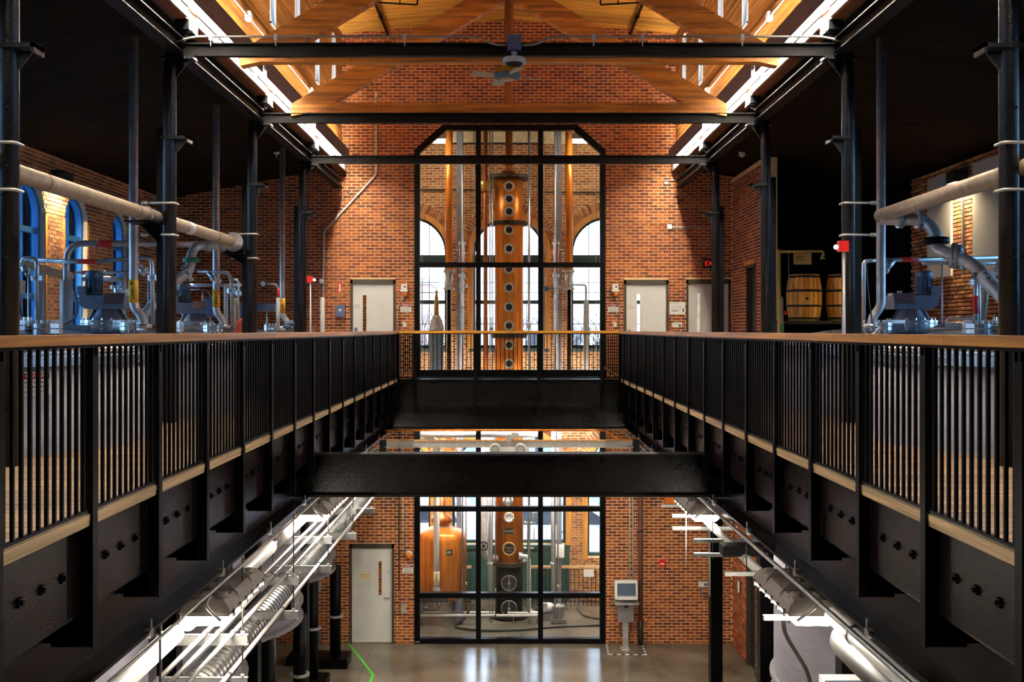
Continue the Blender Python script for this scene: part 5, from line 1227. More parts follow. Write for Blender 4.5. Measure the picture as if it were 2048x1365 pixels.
# conduit on the first tie beam, with the fan
t = thing('beam_conduit', 'silver conduit clipped along the top of the nearest tie beam', 'conduit', (0, 11.2, 4.33)); Yb = 11.18
for s in (-1, 1):
    m = MB(); m.sweep(fillet([(s * 3.80, Yb, 4.27), (s * 3.55, Yb, 4.345), (s * .42 + .06, Yb, 4.345), (s * .22 + .06, Yb, 4.25), (s * .09 + .06, Yb, 4.25)], .16, 6), .013, 8); m.build('tube', 'conduit', t)
for x in (-3.35, -2.62, -1.17, .95, 1.5, 2.62):
    m = MB(); m.box(x - .018, x + .018, Yb - .018, Yb + .018, 4.30, 4.37); m.tube((x, Yb, 4.24), (x, Yb, 4.31), .008, 6); m.build('clip', 'plastic_white', t)
for s in (-1, 1):
    t = thing('wall_conduit', 'white conduit with boxes along the %s clerestory boards' % ('left' if s < 0 else 'right'), 'conduit', (s * 3.66, 14, 5.45)); m = MB(); m.tube((s * 3.66, 8, 5.45), (s * 3.66, 21, 5.45), .014, 8); m.build('tube', 'conduit', t)
    for y in (11.1, 14.0, 16.2, 18.4): x0, x1 = sorted((s * 3.70, s * 3.62)); MB().box(x0, x1, y - .06, y + .06, 5.40, 5.52).build('box', 'plastic_white', t)
fx, fy = .06, 11.2
t = thing('ceiling_fan', 'small ceiling fan with white motor hanging from the nearest tie beam', 'fan', (fx, fy, 3.8))
m = MB(); m.box(fx - .08, fx + .08, fy - .06, fy + .04, 4.19, 4.36); m.build('junction_box', 'box_blue', t)
m = MB(); m.tube((fx, fy, 4.08), (fx, fy, 4.19), .026, 12); m.tube((fx, fy, 4.155), (fx, fy, 4.18), .037, 12); m.build('down_rod', 'stainless', t)
m = MB(); m.lathe((fx, fy, 0), [(.03, 4.125), (.06, 4.12), (.125, 4.105), (.132, 4.09), (.132, 4.055), (.12, 4.045), (.0, 4.045)][::-1], 28); m.build('motor_housing', 'plastic_white', t)
m = MB(); m.lathe((fx, fy, 0), [(.0, 4.005), (.06, 4.005), (.10, 4.045)], 24); m.build('vent_ring', 'ink_black', t)
m = MB(); m.box(fx - .20, fx + .065, fy - .03, fy + .06, 3.945, 4.01); m.build('gear_case', 'fan_orange', t)
hc = (fx - .08, fy, 3.90); m = MB(); m.lathe(hc, [(.0, -.035), (.10, -.035), (.14, -.02), (.165, 0), (.16, .02), (.08, .045), (.03, .05)], 28); m.build('hub', 'motor_blue', t)
m = MB(); m.lathe((hc[0], hc[1], hc[2] - .037), [(.0, 0), (.075, 0), (.09, .004)], 20); m.build('hub_cap', 'brass', t)
for k in range(4):
    w = PI * k / 2 + .35; d = Vector((math.cos(w), math.sin(w), 0)); q = Vector((-d.y, d.x, 0)); m = MB(); b = len(m.v)
    for rr, hw, tl in ((.14, .03, .012), (.22, .055, .014), (.36, .06, .012), (.42, .045, .008)):
        for e in (-1, 1):
            for dz in (-.003, .003): pnt = Vector(hc) + d * rr + q * e * hw + Vector((0, 0, e * tl + dz)); m.v.append(tuple(pnt))
    for i in range(3):
        o = b + 4 * i; m.face([o, o + 4, o + 6, o + 2]); m.face([o + 1, o + 3, o + 7, o + 5]); m.face([o, o + 1, o + 5, o + 4]); m.face([o + 2, o + 6, o + 7, o + 3])
    m.face([b, b + 2, b + 3, b + 1]); m.face([b + 12, b + 13, b + 15, b + 14]); m.build('blade', 'fan_blade', t)
# ================================================================== GROUND-FLOOR SERVICES UNDER THE DECKS
def vapour_lamp(s, y0, lab):
    x = s * 2.63; z = -1.42; L = 1.25; w = .21
    t = thing('vapour_tight_lamp', lab, 'lamp', (x, y0 + L / 2, z - .09))
    def loft(ws, zs, ya, yb, mt, nm, par=t):
        m = MB(); b = 0
        for (hw, zz, ins) in zip(ws, zs, (0, .0, .03, .05)):
            for px, py in ((-hw, ya + ins), (hw, ya + ins), (hw, yb - ins), (-hw, yb - ins)): m.v.append((x + px, py, zz))
        k = len(ws)
        for i in range(k - 1):
            for q in range(4): m.face([4 * i + q, 4 * i + (q + 1) % 4, 4 * i + 4 + (q + 1) % 4, 4 * i + 4 + q])
        m.face([3, 2, 1, 0]); m.face([4 * k - 4, 4 * k - 3, 4 * k - 2, 4 * k - 1]); return m.build(nm, mt, par)
    loft((w, w + .012, w - .02, w - .06), (z - .01, z + .02, z + .08, z + .12), y0, y0 + L, 'fixture_grey', 'body')
    loft((w - .07, w - .03, w - .008), (z - .095, z - .06, z - .01), y0 + .02, y0 + L - .02, 'low_light', 'diffuser')
    m = MB()
    for ya in (y0 + .36, y0 + .84):
        m.prism([(x - w - .02, z + .0), (x + w + .02, z + .0), (x + w - .03, z + .11), (x + w - .10, z + .20), (x - w + .10, z + .20), (x - w + .03, z + .11)], ya, ya + .012)
    m.build('hanger_plate', 'fixture_grey', t)
    m = MB(); m.tube((x, y0 + .05, z + .15), (x, y0 + L - .05, z + .15), .015, 8); m.pipe([(x + .02, y0 + .1, z + .14), (x + .02, y0 - .06, z + .10), (x - s * .16, y0 - .06, z - .03)], .014, .06, 8); m.build('feed_conduit', 'conduit', t)
    for dx in (-.10, .10):
        for ya in (y0 + .18, y0 + L - .18): m = MB(); m.lathe((x + dx, ya, z + .10), [(.07, 0), (.045, .05), (.03, .055)], 12); m.build('boss', 'fixture_grey', t)
    for k in range(6):
        for e in (-1, 1): m = MB(); m.box(x + e * (w + .014) - .012, x + e * (w + .014) + .012, y0 + .08 + k * .21, y0 + .11 + k * .21, z - .03, z + .03); m.build('latch', 'plaque_dark', t)
    for ya in (y0 + .365, y0 + .845): m = MB(); m.tube((x, ya, z + .19), (x, ya, -1.075), .007, 6); m.build('hanger_rod', 'plaque_dark', t)
for s, side in ((-1, 'left'), (1, 'right')):
    for i, y in enumerate((3.9, 8.6, 13.3, 18.0)):
        vapour_lamp(s, y, 'glowing vapour tight lamp under the %s deck, %s from the camera' % (side, ('first', 'second', 'third', 'fourth')[i]))
lamps_z = -1.5
# left trapezes, conduits, duct
for i, y in enumerate((4.9, 7.1, 9.3, 11.5, 13.7, 15.9, 18.1)):
    t = thing('strut_hanger', 'steel strut pair on rods under the left deck, %s from the camera' % ('first', 'second', 'third', 'fourth', 'fifth', 'sixth', 'seventh')[i], 'hanger', (-2.85, y, -2.2))
    for z in (-1.80, -2.20):
        m = MB(); x0, x1 = -3.3, -2.44
        m.box(x0, x1, y - .02, y - .016, z - .10, z); m.box(x0, x1, y - .02, y + .03, z - .004, z); m.box(x0, x1, y - .02, y + .03, z - .10, z - .096); m.build('strut', 'galvanised', t)
    for x in (-3.25, -2.49): m = MB(); m.tube((x, y + .005, -2.25), (x, y + .005, -1.08), .008, 6); m.build('rod', 'plaque_dark', t)
    m = MB()
    for x in (-3.25, -2.49):
        for z in (-1.79, -2.19): m.tube((x, y + .005, z), (x, y + .005, z + .02), .018, 6)
    m.build('nut', 'bolt_steel', t)
for x, z, r, mt, lab in ((-2.58, -1.785, .021, 'conduit', 'innermost pale conduit on the upper left struts'), (-2.72, -1.785, .021, 'conduit', 'middle pale conduit on the upper left struts'), (-2.84, -1.785, .021, 'conduit', 'outermost pale conduit on the upper left struts'), (-2.62, -2.175, .021, 'pipe_white', 'pale conduit on the lower left struts')):
    t = thing('conduit', lab, 'conduit', (x, 12, z)); m = MB(); m.tube((x, 4, z), (x, 20.5, z), r, 10); m.build('tube', mt, t)
    for y in (9.3, 11.5, 13.7): m = MB(); m.ring((x, y, z), (0, 1, 0), r, r + .008, .03, 12); m.build('clip', 'plaque_dark', t)
t = thing('insulated_pipe', 'white lagged pipe with cut ends running under the left deck', 'pipe', (-3.02, 12, -1.72)); m = MB()
for a, b in ((4, 9.0), (9.35, 12.6), (12.9, 20.5)): m.tube((-3.02, a, -1.70), (-3.02, b, -1.70), .085, 16)
m.build('lagging', 'pipe_white', t); m = MB(); m.tube((-3.02, 4, -1.70), (-3.02, 20.5, -1.70), .04, 10); m.build('core', 'stainless', t)
t = thing('spiral_duct', 'round galvanised spiral duct with ribs under the left deck', 'duct', (-3.02, 13, -2.6)); P = []; m = MB(); n = 22; y = 4.0; m.lathe((-3.02, 0, -2.43), [(.178, 4.0), (.178, 20.8)], 26, axis='Y'); m.build('sleeve', 'duct_metal', t)
m = MB()
while y < 20.7: m.lathe((-3.02, y, -2.43), [(.177, 0), (.186, .004), (.186, .022), (.177, .026)], n, axis='Y', smooth=False); y += .11
o = m.build('spiral_rib', 'duct_rib', t); o['kind'] = 'stuff'
m = MB(); m.box(-3.25, -2.92, 13.3, 13.55, -2.75, -2.45); m.build('collar_box', 'black_steel', t)
for y in (13.1, 17.4):
    g = MB()
    for k in range(7): g.box(-2.86, -2.84, y, y + .4, -2.62 + k * .05, -2.595 + k * .05)
    g.box(-2.85, -2.83, y - .02, y, -2.65, -2.25); g.box(-2.85, -2.83, y + .4, y + .42, -2.65, -2.25); g.build('grille', 'galvanised', t)
# beam clamps on the girder flanges
for s, side in ((-1, 'left'), (1, 'right')):
    t = thing('flange_conduit', 'thin conduit with beam clamps along the %s girder flange' % side, 'conduit', (s * 2.47, 12, -1.14)); m = MB(); m.tube((s * 2.47, 4, -1.13), (s * 2.47, 21, -1.13), .020 if s > 0 else .012, 8); m.build('tube', 'conduit' if s < 0 else 'galvanised', t)
    for k in range(9):
        y = 5.2 + k * 1.75; m = MB(); x0, x1 = sorted((s * 2.49, s * 2.54)); m.box(x0, x1, y - .03, y + .03, -1.10, -1.04); m.tube((s * 2.50, y, -1.05), (s * 2.50, y, -.97), .008, 6); m.build('beam_clamp', 'galvanised', t)
# right side services
t = thing('insulated_pipe', 'white lagged pipe running under the right deck to the lamps', 'pipe', (2.78, 14, -1.7)); m = MB(); m.tube((2.78, 9.9, -1.64), (2.78, 19.5, -1.64), .052, 14); m.build('lagging', 'pipe_white', t)
m = MB()
for y in (10.3, 11.6, 13.5): m.ring((2.78, y, -1.64), (0, 1, 0), .052, .062, .03, 14)
m.build('band', 'galvanised', t)
t = thing('insulated_pipe', 'short bright lagged pipe between the dark duct and the right girder flange', 'pipe', (2.75, 6.5, -1.4)); m = MB(); m.tube((2.75, 5.3, -1.38), (2.75, 8.45, -1.38), .075, 14); m.build('lagging', 'pipe_white', t); m = MB(); m.ring((2.75, 7.9, -1.38), (0, 1, 0), .075, .083, .03, 14); m.tube((2.75, 7.9, -1.30), (2.75, 7.9, -1.08), .007, 6); m.build('hanger', 'plaque_dark', t)
t = thing('exhaust_duct', 'dark mottled round duct at the lower right under the deck', 'duct', (2.8, 6.5, -1.7)); m = MB(); m.pipe([(3.6, 9.15, -1.75), (3.0, 9.1, -1.75), (3.0, 4.0, -1.75)], .135, .3, 18); m.build('sleeve', 'dark_duct', t)
m = MB(); m.ring((3.0, 7.4, -1.75), (0, 1, 0), .136, .145, .03, 20); m.build('clamp_band', 'black_steel', t); m = MB(); m.ring((3.0, 7.0, -1.75), (0, 1, 0), .2, .208, .02, 20); m.build('clevis', 'black_steel', t)
for x in (2.86, 3.14): m = MB(); m.bar((x, 7.0, -1.62), (x, 7.0, -1.08), .014, .014, up=(1, 0, 0)); m.build('rod', 'black_steel', t)
for y, zs, x0, lab in ((9.24, (-1.62,), 2.36, 'bright strut channel nearest the camera under the right deck'), (10.9, (-1.62,), 2.36, 'single strut channel between the two near right lamps'), (12.7, (-1.64, -1.82), 2.36, 'double strut channels in front of the lower right column'), (14.4, (-1.64, -1.82), 2.36, 'double strut channels farthest under the right deck')):
    t = thing('strut_hanger', lab, 'hanger', (2.75, y, -1.8))
    for z in zs:
        m = MB(); m.box(x0, 3.3, y - .02, y + .02, z - .025, z + .02); m.box(x0, 3.3, y - .024, y - .02, z - .008, z + .004); m.build('strut', 'galvanised', t)
    for x in (2.6, 3.2): m = MB(); m.tube((x, y, zs[-1] - .06), (x, y, -1.08), .007, 6); m.build('rod', 'plaque_dark', t)
    if len(zs) > 1: m = MB(); m.tube((2.56, y, -1.5), (2.56, y, -2.35), .008, 6); m.build('drop_rod', 'pipe_white', t)
t = thing('cable_tray', 'short dark steel tray across the pipes under the right deck', 'tray', (2.75, 11.9, -1.6)); MB().box(2.52, 3.0, 11.7, 11.95, -1.62, -1.50).build('tray', 'beam_steel', t)
t = thing('conduit_drop', 'black bent conduit hanging in front of the grey vessel at the lower right', 'conduit', at(1620, 1365, 11.0)); m = MB(); m.pipe([at(1566, 1228, 11.0), at(1568, 1262, 11.0), at(1576, 1280, 11.0), at(1612, 1338, 11.0), at(1620, 1362, 11.0), at(1622, 1420, 11.0)], .022, .1, 10); m.build('tube', 'plaque_dark', t)
t = thing('operator_panel', 'white framed operator screen cut off by the bottom edge at right', 'screen', (3.53, 10.5, FLOOR)); z1 = EYE - 696 / sc(10.5)
MB().box(3.30, 3.76, 10.5, 10.6, z1 - .5, z1).build('case', 'plastic_white', t); MB().box(3.33, 3.73, 10.494, 10.5, z1 - .46, z1 - .03).build('screen', 'screen', t); MB().box(3.48, 3.58, 10.55, 10.65, FLOOR, z1 - .5).build('stand', 'box_grey', t); MB().box(3.35, 3.71, 10.4, 10.8, FLOOR, FLOOR + .03).build('foot', 'box_grey', t)
t = thing('white_standpipe', 'thin white upright pipe beside the grey vessel at the lower right', 'pipe', at(1690, 1380, 13.0)); p = at(1690, 1310, 13.0); m = MB(); m.tube((p.x, 13, FLOOR), (p.x, 13, p.z), .02, 8); m.build('tube', 'pipe_white', t)
# lower left pump and pipes
pc = at(621, 1290, 20.9); fz = FLOOR
t = thing('water_pump', 'blue motor pump on a low plinth behind the left tank legs', 'pump', (pc.x, 20.9, fz))
MB().box(pc.x - .45, pc.x + .22, 20.6, 21.2, fz, fz + .15).build('plinth', 'black_steel', t)
m = MB(); m.lathe((pc.x, 20.95, fz + .48), [(.10, -.3), (.19, -.26), (.20, .1), (.12, .16)], 20, axis='Y'); m.build('motor', 'pump_blue', t)
m = MB(); m.lathe((pc.x - .08, 20.6, fz + .42), [(.22, -.08), (.22, .06), (.1, .12)], 20, axis='Y'); m.tube((pc.x - .08, 20.6, fz + .5), (pc.x - .08, 20.6, fz + .85), .05, 10); m.build('volute', 'door_dark', t)
m = MB(); m.box(pc.x - .25, pc.x + .15, 20.7, 20.9, fz + .15, fz + .3); m.build('feet', 'gear_grey', t)
for x, y0, y1, Y, r, mt, lab in ((615, 1075, 1262, 21.2, .03, 'pump_blue', 'blue upright pipe above the pump at the lower left'), (624, 1165, 1285, 21.3, .022, 'pipe_white', 'white upright pipe above the pump at the lower left'), (634, 1060, 1170, 21.0, .03, 'stainless', 'steel upright pipe ending in a ribbed elbow at lower left')):
    t = thing('pump_pipe', lab, 'pipe', at(x, y1, Y)); m = MB(); m.tube(at(x, y0, Y), at(x, y1, Y), r, 10); m.build('tube', mt, t); m = MB(); m.tube(at(x, y1 - 30, Y), at(x, y1 - 24, Y), r * 1.6, 10); m.build('union', 'bolt_steel', t)
t = thing('ribbed_elbow', 'shiny ribbed pipe elbow above the pump at the lower left', 'elbow', at(630, 1185, 21.0)); m = MB(); P = fillet([at(637, 1165, 21), at(637, 1184, 21), at(612, 1184, 21)], .2, 10); m.sweep(P, lambda i: .055 + .008 * (i % 2), 14); m.build('gores', 'stainless', t)
t = thing('fire_bucket', 'red round device low among the left tank legs', 'box', at(522, 1285, 19.5)); c = at(522, 1287, 19.5); m = MB(); m.lathe(c, [(.08, -.09), (.085, .09), (.05, .1)], 16); m.build('case', 'alarm_red', t); m = MB(); m.tube(c - Vector((0, 0, .09)), (c.x, c.y, FLOOR), .03, 8); m.build('stand', 'black_steel', t)
# ================================================================== THINGS ON THE END WALL
Yw = WALL - .02
Bw = lambda x, y, d=0.: at(x, y, Yw - d)
def plate(name, lab, cat, x, y, w, h, d, mt, part='case'):
    t = thing(name, lab, cat, Bw(x, y)); k = Yw / F; c = Bw(x, y); m = MB(); m.box(c.x - w * k / 2, c.x + w * k / 2, Yw - d, Yw + .01, c.z - h * k / 2, c.z + h * k / 2); m.build(part, mt, t); return t, c
t, c = plate('arrow_sign', 'red sign with white down arrow on the upper left brick wall', 'sign', 679.5, 576, 9, 19.5, .006, 'label_red', 'plate')
m = MB(); m.prism([(c.x - .018, c.z + .09), (c.x + .018, c.z + .09), (c.x + .018, c.z - .05), (c.x + .045, c.z - .04), (c.x, c.z - .10), (c.x - .045, c.z - .04), (c.x - .018, c.z - .05)], Yw - .009, Yw - .006); m.build('arrow', 'sign_white', t)
t, c = plate('disconnect_box', 'blue grey switch box on the brick wall left of the upper door', 'box', 682, 622.5, 19.5, 23, .12, 'box_blue'); m = MB(); m.tube((c.x, Yw - .12, c.z + .02), (c.x, Yw - .14, c.z + .02), .035, 12); m.bar((c.x, Yw - .15, c.z + .05), (c.x, Yw - .15, c.z - .02), .025, .02); m.build('switch_handle', 'plastic_white', t); m = MB(); m.box(c.x + .10, c.x + .115, Yw - .13, Yw - .09, c.z + .0, c.z + .03); m.build('hasp', 'plastic_white', t)
for s, side, x, cx in ((-1, 'left', 809, 796), (1, 'right', 1230, 1239)):
    t, c = plate('strobe_horn', 'white strobe horn with orange beacon beside the %s upper door' % side, 'alarm', x, 575, 12, 12, .09, 'plastic_white'); m = MB(); m.box(c.x - .08, c.x + .08, Yw - .11, Yw, c.z - .10, c.z - .05); m.build('lens_base', 'plastic_white', t); m = MB(); m.box(c.x + .0, c.x + .035, Yw - .095, Yw - .09, c.z - .01, c.z + .03); m.build('lens', 'ink_black', t)
    b = Bw(x - s * 0 + 1, 589); m = MB(); m.lathe((b.x, Yw - .06, b.z), [(.03, -.05), (.055, -.03), (.055, .03), (.03, .05)], 14); m.build('beacon', 'orange_plastic', t)
    m = MB(); m.sweep(fillet([(b.x, Yw - .04, b.z - .04), Bw(cx + (4 if s < 0 else -3), 606, .02), Bw(cx, 614, .02), Bw(cx, 757, .02)], .06, 4), .013, 8); m.build('conduit', 'conduit', t)
    sg = sign('danger_sign', 'small danger sign on the brick beside the %s upper door' % side, Bw(811.5 if s < 0 else 1226.5, 617, .0), .235, .175, 'DANGER', ['DO NOT ENTER', 'WHEN LIGHTS', 'ARE FLASHING'])
    t, c = plate('light_switch', 'white light switch low on the brick beside the %s upper door' % side, 'switch', 809 if s < 0 else 1229.5, 649.5, 6.5, 10, .012, 'plastic_white', 'plate'); MB().box(c.x - .012, c.x + .012, Yw - .022, Yw - .012, c.z - .025, c.z + .025).build('rocker', 'sign_white', t)
t, c = plate('notice_board', 'large white printed notice between the right upper doors', 'notice', 1354.5, 617, 31, 25, .012, 'sign_white', 'board'); text('SAFETY NOTICE', (c.x - .08, Yw - .014, c.z + .105), .03, 'box_grey', t)
for k in range(3): MB().box(c.x - .13, c.x + .10, Yw - .0135, Yw - .012, c.z + .04 - k * .03, c.z + .046 - k * .03).build('print_line', 'curtain_grey', t)
MB().box(c.x - .13, c.x + .02, Yw - .014, Yw - .012, c.z - .065, c.z - .05).build('print_line', 'ink_black', t); MB().box(c.x + .12, c.x + .145, Yw - .014, Yw - .012, c.z - .08, c.z - .01).build('print_block', 'ink_black', t)
t, c = plate('room_sign', 'small white room plate under the printed notice', 'sign', 1354.5, 650, 19, 10, .012, 'sign_white', 'plate'); text('STILL HOUSE', (c.x - .01, Yw - .014, c.z + .022), .024, 'ink_black', t); MB().box(c.x + .03, c.x + .08, Yw - .014, Yw - .012, c.z - .04, c.z + .0).build('print_block', 'ink_black', t)
t = thing('exit_sign', 'lit red exit sign half hidden behind the farthest right column', 'sign', Bw(1420, 528)); c = Bw(1420, 528); MB().box(c.x - .15, c.x + .17, Yw - .06, Yw, c.z - .1, c.z + .1).build('case', 'ink_black', t); text('EXIT', (c.x + .02, Yw - .064, c.z), .15, 'exit_red', t)
t, c = plate('push_station', 'small round brass device left of the exit sign', 'device', 1400, 529, 7, 7, .03, 'brass')
def wconduit(lab, pts, r=.014, mt='conduit', boxes=(), nm='wall_conduit'):
    t = thing(nm, lab, 'conduit', Bw(*pts[-1])); m = MB(); m.sweep(fillet([Bw(x, y, r + .004) for x, y in pts], .08, 4), r, 8); m.build('tube', mt, t)
    for x, y, w, h in boxes:
        c = Bw(x, y); k = Yw / F; MB().box(c.x - w * k / 2, c.x + w * k / 2, Yw - .06, Yw, c.z - h * k / 2, c.z + h * k / 2).build('box', 'plastic_white', t)
    return t
wconduit('white conduit running diagonally down the upper left brick wall', [(752.5, 190), (752.5, 350), (648, 463), (645.5, 665)], .024, 'pipe_white', ((752.5, 190, 4, 8),))
t = thing('dial_gauge', 'white capped pipe with round gauge on the left brick wall', 'gauge', Bw(645, 757)); m = MB(); m.tube(Bw(645, 595, .06), Bw(645, 757, .06), .055, 14); m.build('pipe', 'pipe_white', t); c = Bw(643, 563, .08); m = MB(); m.lathe(c, [(.055, .03), (.055, -.02), (.045, -.025)], 18, axis='Y'); m.build('dial', 'sign_white', t)
wconduit('two short white conduits at the top of the bright right brick patch', [(1324, 361), (1366, 360)], .014, 'pipe_white', ((1332, 367, 7, 4),)); wconduit('white conduit with box running right from the bright brick patch', [(1340, 455), (1420, 455)], .012, 'pipe_white', ((1338.5, 454, 9, 9),))
t = thing('hose_bib', 'small dark wall bracket on the upper left bricks', 'bracket', Bw(699, 388)); m = MB(); m.tube(Bw(696, 386, .0), Bw(696, 386, .06), .02, 8); m.tube(Bw(703, 388, .0), Bw(703, 388, .06), .02, 8); m.build('stub', 'plaque_dark', t)
# lower wall
for x, lab in ((798, 'left of two thin pipes above the orange beacon'), (806, 'right of two thin pipes above the orange beacon'), (1259, 'left of two thin white pipes above the terminal'), (1266, 'right of two thin white pipes above the terminal')): wconduit(lab, [(x, 860), (x, 1180 if x == 798 else 1105 if x < 900 else 1162)], .011 if x < 900 else .014, 'plaque_dark' if x == 798 else 'pipe_white')
t = thing('beacon_lamp', 'orange beacon lamp on the lower brick beside the window wall', 'lamp', Bw(817.5, 1112)); c = Bw(817.5, 1112, .08); m = MB(); m.ball(c, .07, n=14); m.build('dome', 'orange_plastic', t); m = MB(); m.lathe((c.x, Yw - .05, c.z + .02), [(.075, -.0), (.075, .05)], 14, axis='Y'); m.build('base', 'plastic_white', t)
sign('danger_sign', 'small danger sign below the orange beacon on the lower brick', Bw(815.5, 1138.5), .24, .175, 'DANGER', ['DO NOT ENTER', 'WHEN LIGHTS', 'ARE FLASHING'])
t, c = plate('switch_box', 'small metal switch box low on the brick right of the lower door', 'switch', 807, 1217, 10, 19, .05, 'stainless_dull'); MB().box(c.x - .02, c.x + .02, Yw - .06, Yw - .05, c.z + .01, c.z + .05).build('toggle', 'orange_plastic', t)
t, c = plate('fire_alarm', 'red fire alarm on the lower right brick wall', 'alarm', 1323.5, 1126, 12, 14, .06, 'alarm_red'); m = MB(); m.box(c.x - .04, c.x + .04, Yw - .075, Yw - .06, c.z - .03, c.z + .0); m.build('strobe', 'sign_white', t)
t, c = plate('thermostat', 'white thermostat box with grey conduit on the lower right brick', 'box', 1405.5, 1169, 18, 10, .05, 'plastic_white'); MB().box(c.x + .02, c.x + .085, Yw - .055, Yw - .05, c.z - .03, c.z + .03).build('display', 'screen', t); m = MB(); m.sweep(fillet([Bw(1405, 1175, .02), Bw(1406, 1199, .02), Bw(1440, 1200, .02), Bw(1450, 1190, .02), Bw(1451, 1180, .02)], .1, 4), .013, 8); m.build('conduit', 'galvanised', t)
t, c = plate('wall_speaker', 'orange wall box high on the lower right brick', 'box', 1341, 999, 26, 16, .1, 'orange_plastic'); c2 = Bw(1343, 1011); MB().box(c2.x - .23, c2.x + .2, Yw - .12, Yw, c2.z - .03, c2.z + .03).build('shelf', 'plastic_white', t)
t = thing('standpipe', 'brown vertical pipe on the brick right of the window wall', 'pipe', Bw(1281, 1287)); m = MB(); m.tube(Bw(1281, 840, .1), Bw(1281, 1288, .1), .048, 14); m.build('tube', 'cover_brown', t); m = MB(); m.tube(Bw(1281, 1240, .1), Bw(1281, 1288, .1), .06, 14); m.tube(Bw(1281, 1060, .1), Bw(1281, 1064, .1), .06, 14); m.build('coupling', 'plaque_dark', t); m = MB(); m.tube(Bw(1262, 1241, .08), Bw(1292, 1241, .08), .02, 8); m.ball(Bw(1292, 1241, .1), .04, n=8); m.build('outlet', 'orange_plastic', t)
# terminal
cx = Bw(1251, 0, .3).x; Yt = Yw - .35; Zt = lambda y: EYE - (y - 660) * Yt / F
t = thing('terminal', 'white operator terminal with monitor on a grey pedestal by the lower right brick', 'terminal', (cx, Yt, FLOOR))
R = Matrix.Rotation(math.radians(-8), 3, 'X'); m = MB(); m.cbox((cx, Yt, Zt(1180)), (.49, .22, .40), 0, R); m.build('case', 'plastic_white', t)
m = MB(); m.cbox((cx, Yt - .125, Zt(1177)), (.40, .01, .26), 0, R); m.build('screen', 'screen', t)
m = MB(); m.cbox((cx, Yt - .20, Zt(1192)), (.40, .18, .035)); m.build('keyboard', 'plastic_white', t); m = MB(); m.box(cx - .26, cx + .26, Yt - .28, Yt + .1, Zt(1204), Zt(1201)); m.build('shelf', 'stainless_dull', t)
m = MB(); m.box(cx - .18, cx + .16, Yt - .12, Yt + .12, Zt(1242), Zt(1207)); q = m.build('enclosure', 'box_grey', t); MB().box(cx - .05, cx + .04, Yt - .125, Yt - .12, Zt(1213), Zt(1209)).build('label', 'ink_black', q)
m = MB(); m.box(cx - .07, cx + .05, Yt - .06, Yt + .06, FLOOR, Zt(1242)); m.build('post', 'stainless_dull', t); m = MB(); m.box(cx - .11, cx + .09, Yt - .14, Yt + .12, FLOOR, FLOOR + .015); m.build('foot', 'stainless_dull', t)
m = MB(); m.sweep(fillet([(cx + .1, Yt, Zt(1242)), (cx + .12, Yt, Zt(1262)), (cx + .06, Yt - .02, Zt(1272))], .08, 5), .012, 6); m.sweep(fillet([(cx - .12, Yt, Zt(1242)), (cx - .13, Yt, Zt(1265)), (cx - .06, Yt, Zt(1275))], .08, 5), .012, 6); m.build('cable', 'hose_black', t)
# floor tapes
G = lambda x, y, dz=.003: Vector(((x - 1018) * (EYE - FLOOR) / (y - 660), (EYE - FLOOR) * F / (y - 660), FLOOR + dz))
t = thing('floor_tape', 'bright green tape line bent on the concrete floor by the lower door', 'tape', G(722, 1320))
def strip(a, b, w, mt, nm, par, seg=None, alt=None):
    d = (b - a).normalized(); n = Vector((-d.y, d.x, 0)) * w / 2
    k = seg or 1
    for i in range(k):
        p, q = a + (b - a) * i / k, a + (b - a) * (i + 1) / k; m = MB()
        m.v += [tuple(p - n), tuple(p + n), tuple(q + n), tuple(q - n)]; m.v += [(x, y, z + .003) for x, y, z in m.v[:4]]
        for f in ((0, 1, 2, 3), (7, 6, 5, 4), (0, 4, 5, 1), (1, 5, 6, 2), (2, 6, 7, 3), (3, 7, 4, 0)): m.face(list(f))
        m.build(nm, mt if i % 2 == 0 or not alt else alt, par)
strip(G(697, 1288), G(746, 1351), .055, 'tape_green', 'strip', t); strip(G(746, 1350), G(738, 1372), .055, 'tape_green', 'strip', t)
t = thing('hazard_tape', 'black and white striped tape square on the floor around the terminal', 'tape', G(1250, 1308))
for a, b in (((1213, 1291), (1217, 1310)), ((1217, 1310), (1292, 1311)), ((1292, 1311), (1284, 1288))): strip(G(*a), G(*b), .05, 'sign_white', 'stripe', t, 9, 'ink_black')
# lower right notices on the side wall
for (y, z, w, h, lab) in ((20.95, -3.55, .30, .62, 'tall framed notice on the lower side wall beside the dark door'), (21.3, -4.45, .22, .30, 'small white notice on the lower side wall')):
    t = thing('wall_notice', lab, 'notice', (4.93, y, z)); MB().box(4.915, 4.935, y - w / 2, y + w / 2, z - h / 2, z + h / 2).build('frame', 'plaque_dark', t); MB().box(4.91, 4.916, y - w / 2 + .03, y + w / 2 - .03, z - h / 2 + .03, z + h / 2 - .03).build('sheet', 'sign_white', t)
# ================================================================== MONORAIL AND HOIST UNDER THE BRIDGE
Ym = 17.6; M = lambda x, y: at(x, y, Ym)
t = thing('monorail_beam', 'pale grey hoist beam crossing the void under the far bridge', 'beam', M(1018, 887), kind='thing'); a, b = M(772, 882), M(1266, 893)
MB().box(a.x, b.x, Ym - .02, Ym + .02, b.z, a.z).build('web', 'insulation', t); MB().box(a.x, b.x, Ym - .09, Ym + .09, b.z - .015, b.z).build('bottom_flange', 'insulation', t); MB().box(a.x, b.x, Ym - .06, Ym + .06, a.z, a.z + .012).build('top_flange', 'jamb_wood', t)
for x in (a.x - .05, b.x + .05): MB().box(x - .06, x + .06, Ym - .06, Ym + .06, b.z - .4, -.9).build('end_post', 'black_steel', t)
t = thing('hoist_trolley', 'cream hoist trolley with two big rollers under the hoist beam', 'hoist', M(1018, 910)); yb = Ym - .14
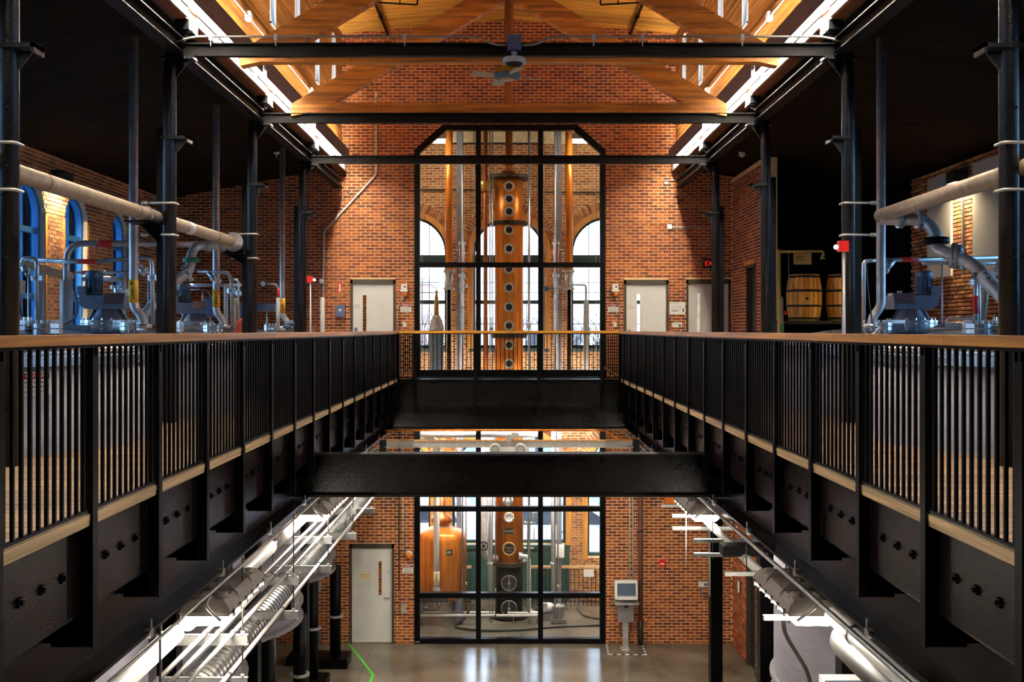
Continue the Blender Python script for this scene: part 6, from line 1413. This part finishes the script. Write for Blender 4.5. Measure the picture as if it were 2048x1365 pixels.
m = MB(); m.box(M(985, 0).x, M(1055, 0).x, yb - .02, yb + .02, M(0, 914).z, M(0, 893).z); m.build('side_plate', 'plastic_white', t)
for x in (990, 1041):
    c = at(x, 899, yb); m = MB(); m.lathe(c, [(.105, .05), (.105, -.05), (.075, -.055), (.07, -.03)], 26, axis='Y'); w = m.build('roller', 'plastic_white', t); m = MB(); m.ring(c + Vector((0, -.057, 0)), (0, 1, 0), .06, .075, .01, 24); m.build('rim', 'box_grey', w); m = MB(); m.tube(c + Vector((0, -.07, 0)), c + Vector((0, -.03, 0)), .015, 8); m.build('axle', 'bolt_steel', w)
m = MB(); m.cbox(at(1030, 872, Ym), (.13, .12, .10)); m.lathe(at(1017, 877, Ym - .1), [(.06, .05), (.06, -.05)], 16, axis='Y'); m.build('motor', 'insulation', t)
c = M(1016, 1000); m = MB(); m.tube((c.x, Ym, M(0, 914).z), (c.x, Ym, c.z + .12), .02, 8); m.build('hanger', 'plaque_dark', t)
m = MB(); m.lathe((c.x, Ym, c.z), [(.06, .12), (.085, .10), (.085, .02), (.10, .0), (.09, -.06), (.05, -.11), (0, -.12)], 20); m.build('hook_block', 'stainless', t)
Yo = 19.5; O = lambda x, y: at(x, y, Yo)
t = thing('orange_lit_line', 'sprinkler line painted orange as if lit, crossing under the bridge with a step at right', 'pipe', O(1018, 861)); m = MB(); m.sweep(fillet([O(770, 861), O(1212, 861), O(1236, 880), O(1275, 880)], .1, 5), .022, 8); m.build('tube', 'copper', t)  # sprinkler pipe; the copper colour imitates orange light falling on it
t = thing('steel_main', 'pale horizontal steel pipe crossing under the bridge at the glass', 'pipe', at(900, 868, 23.0)); m = MB(); m.tube(at(838, 870, 22.9), at(1080, 869, 22.9), .07, 14); m.build('tube', 'insulation', t)
t = thing('pipe_elbow', 'cream lagged elbow behind the glass above the pot still', 'pipe', at(880, 908, 23.0)); m = MB(); m.pipe([at(842, 884, 23), at(873, 880, 23), at(874, 985, 23)], .085, .2, 12); m.build('lagging', 'pipe_white', t)
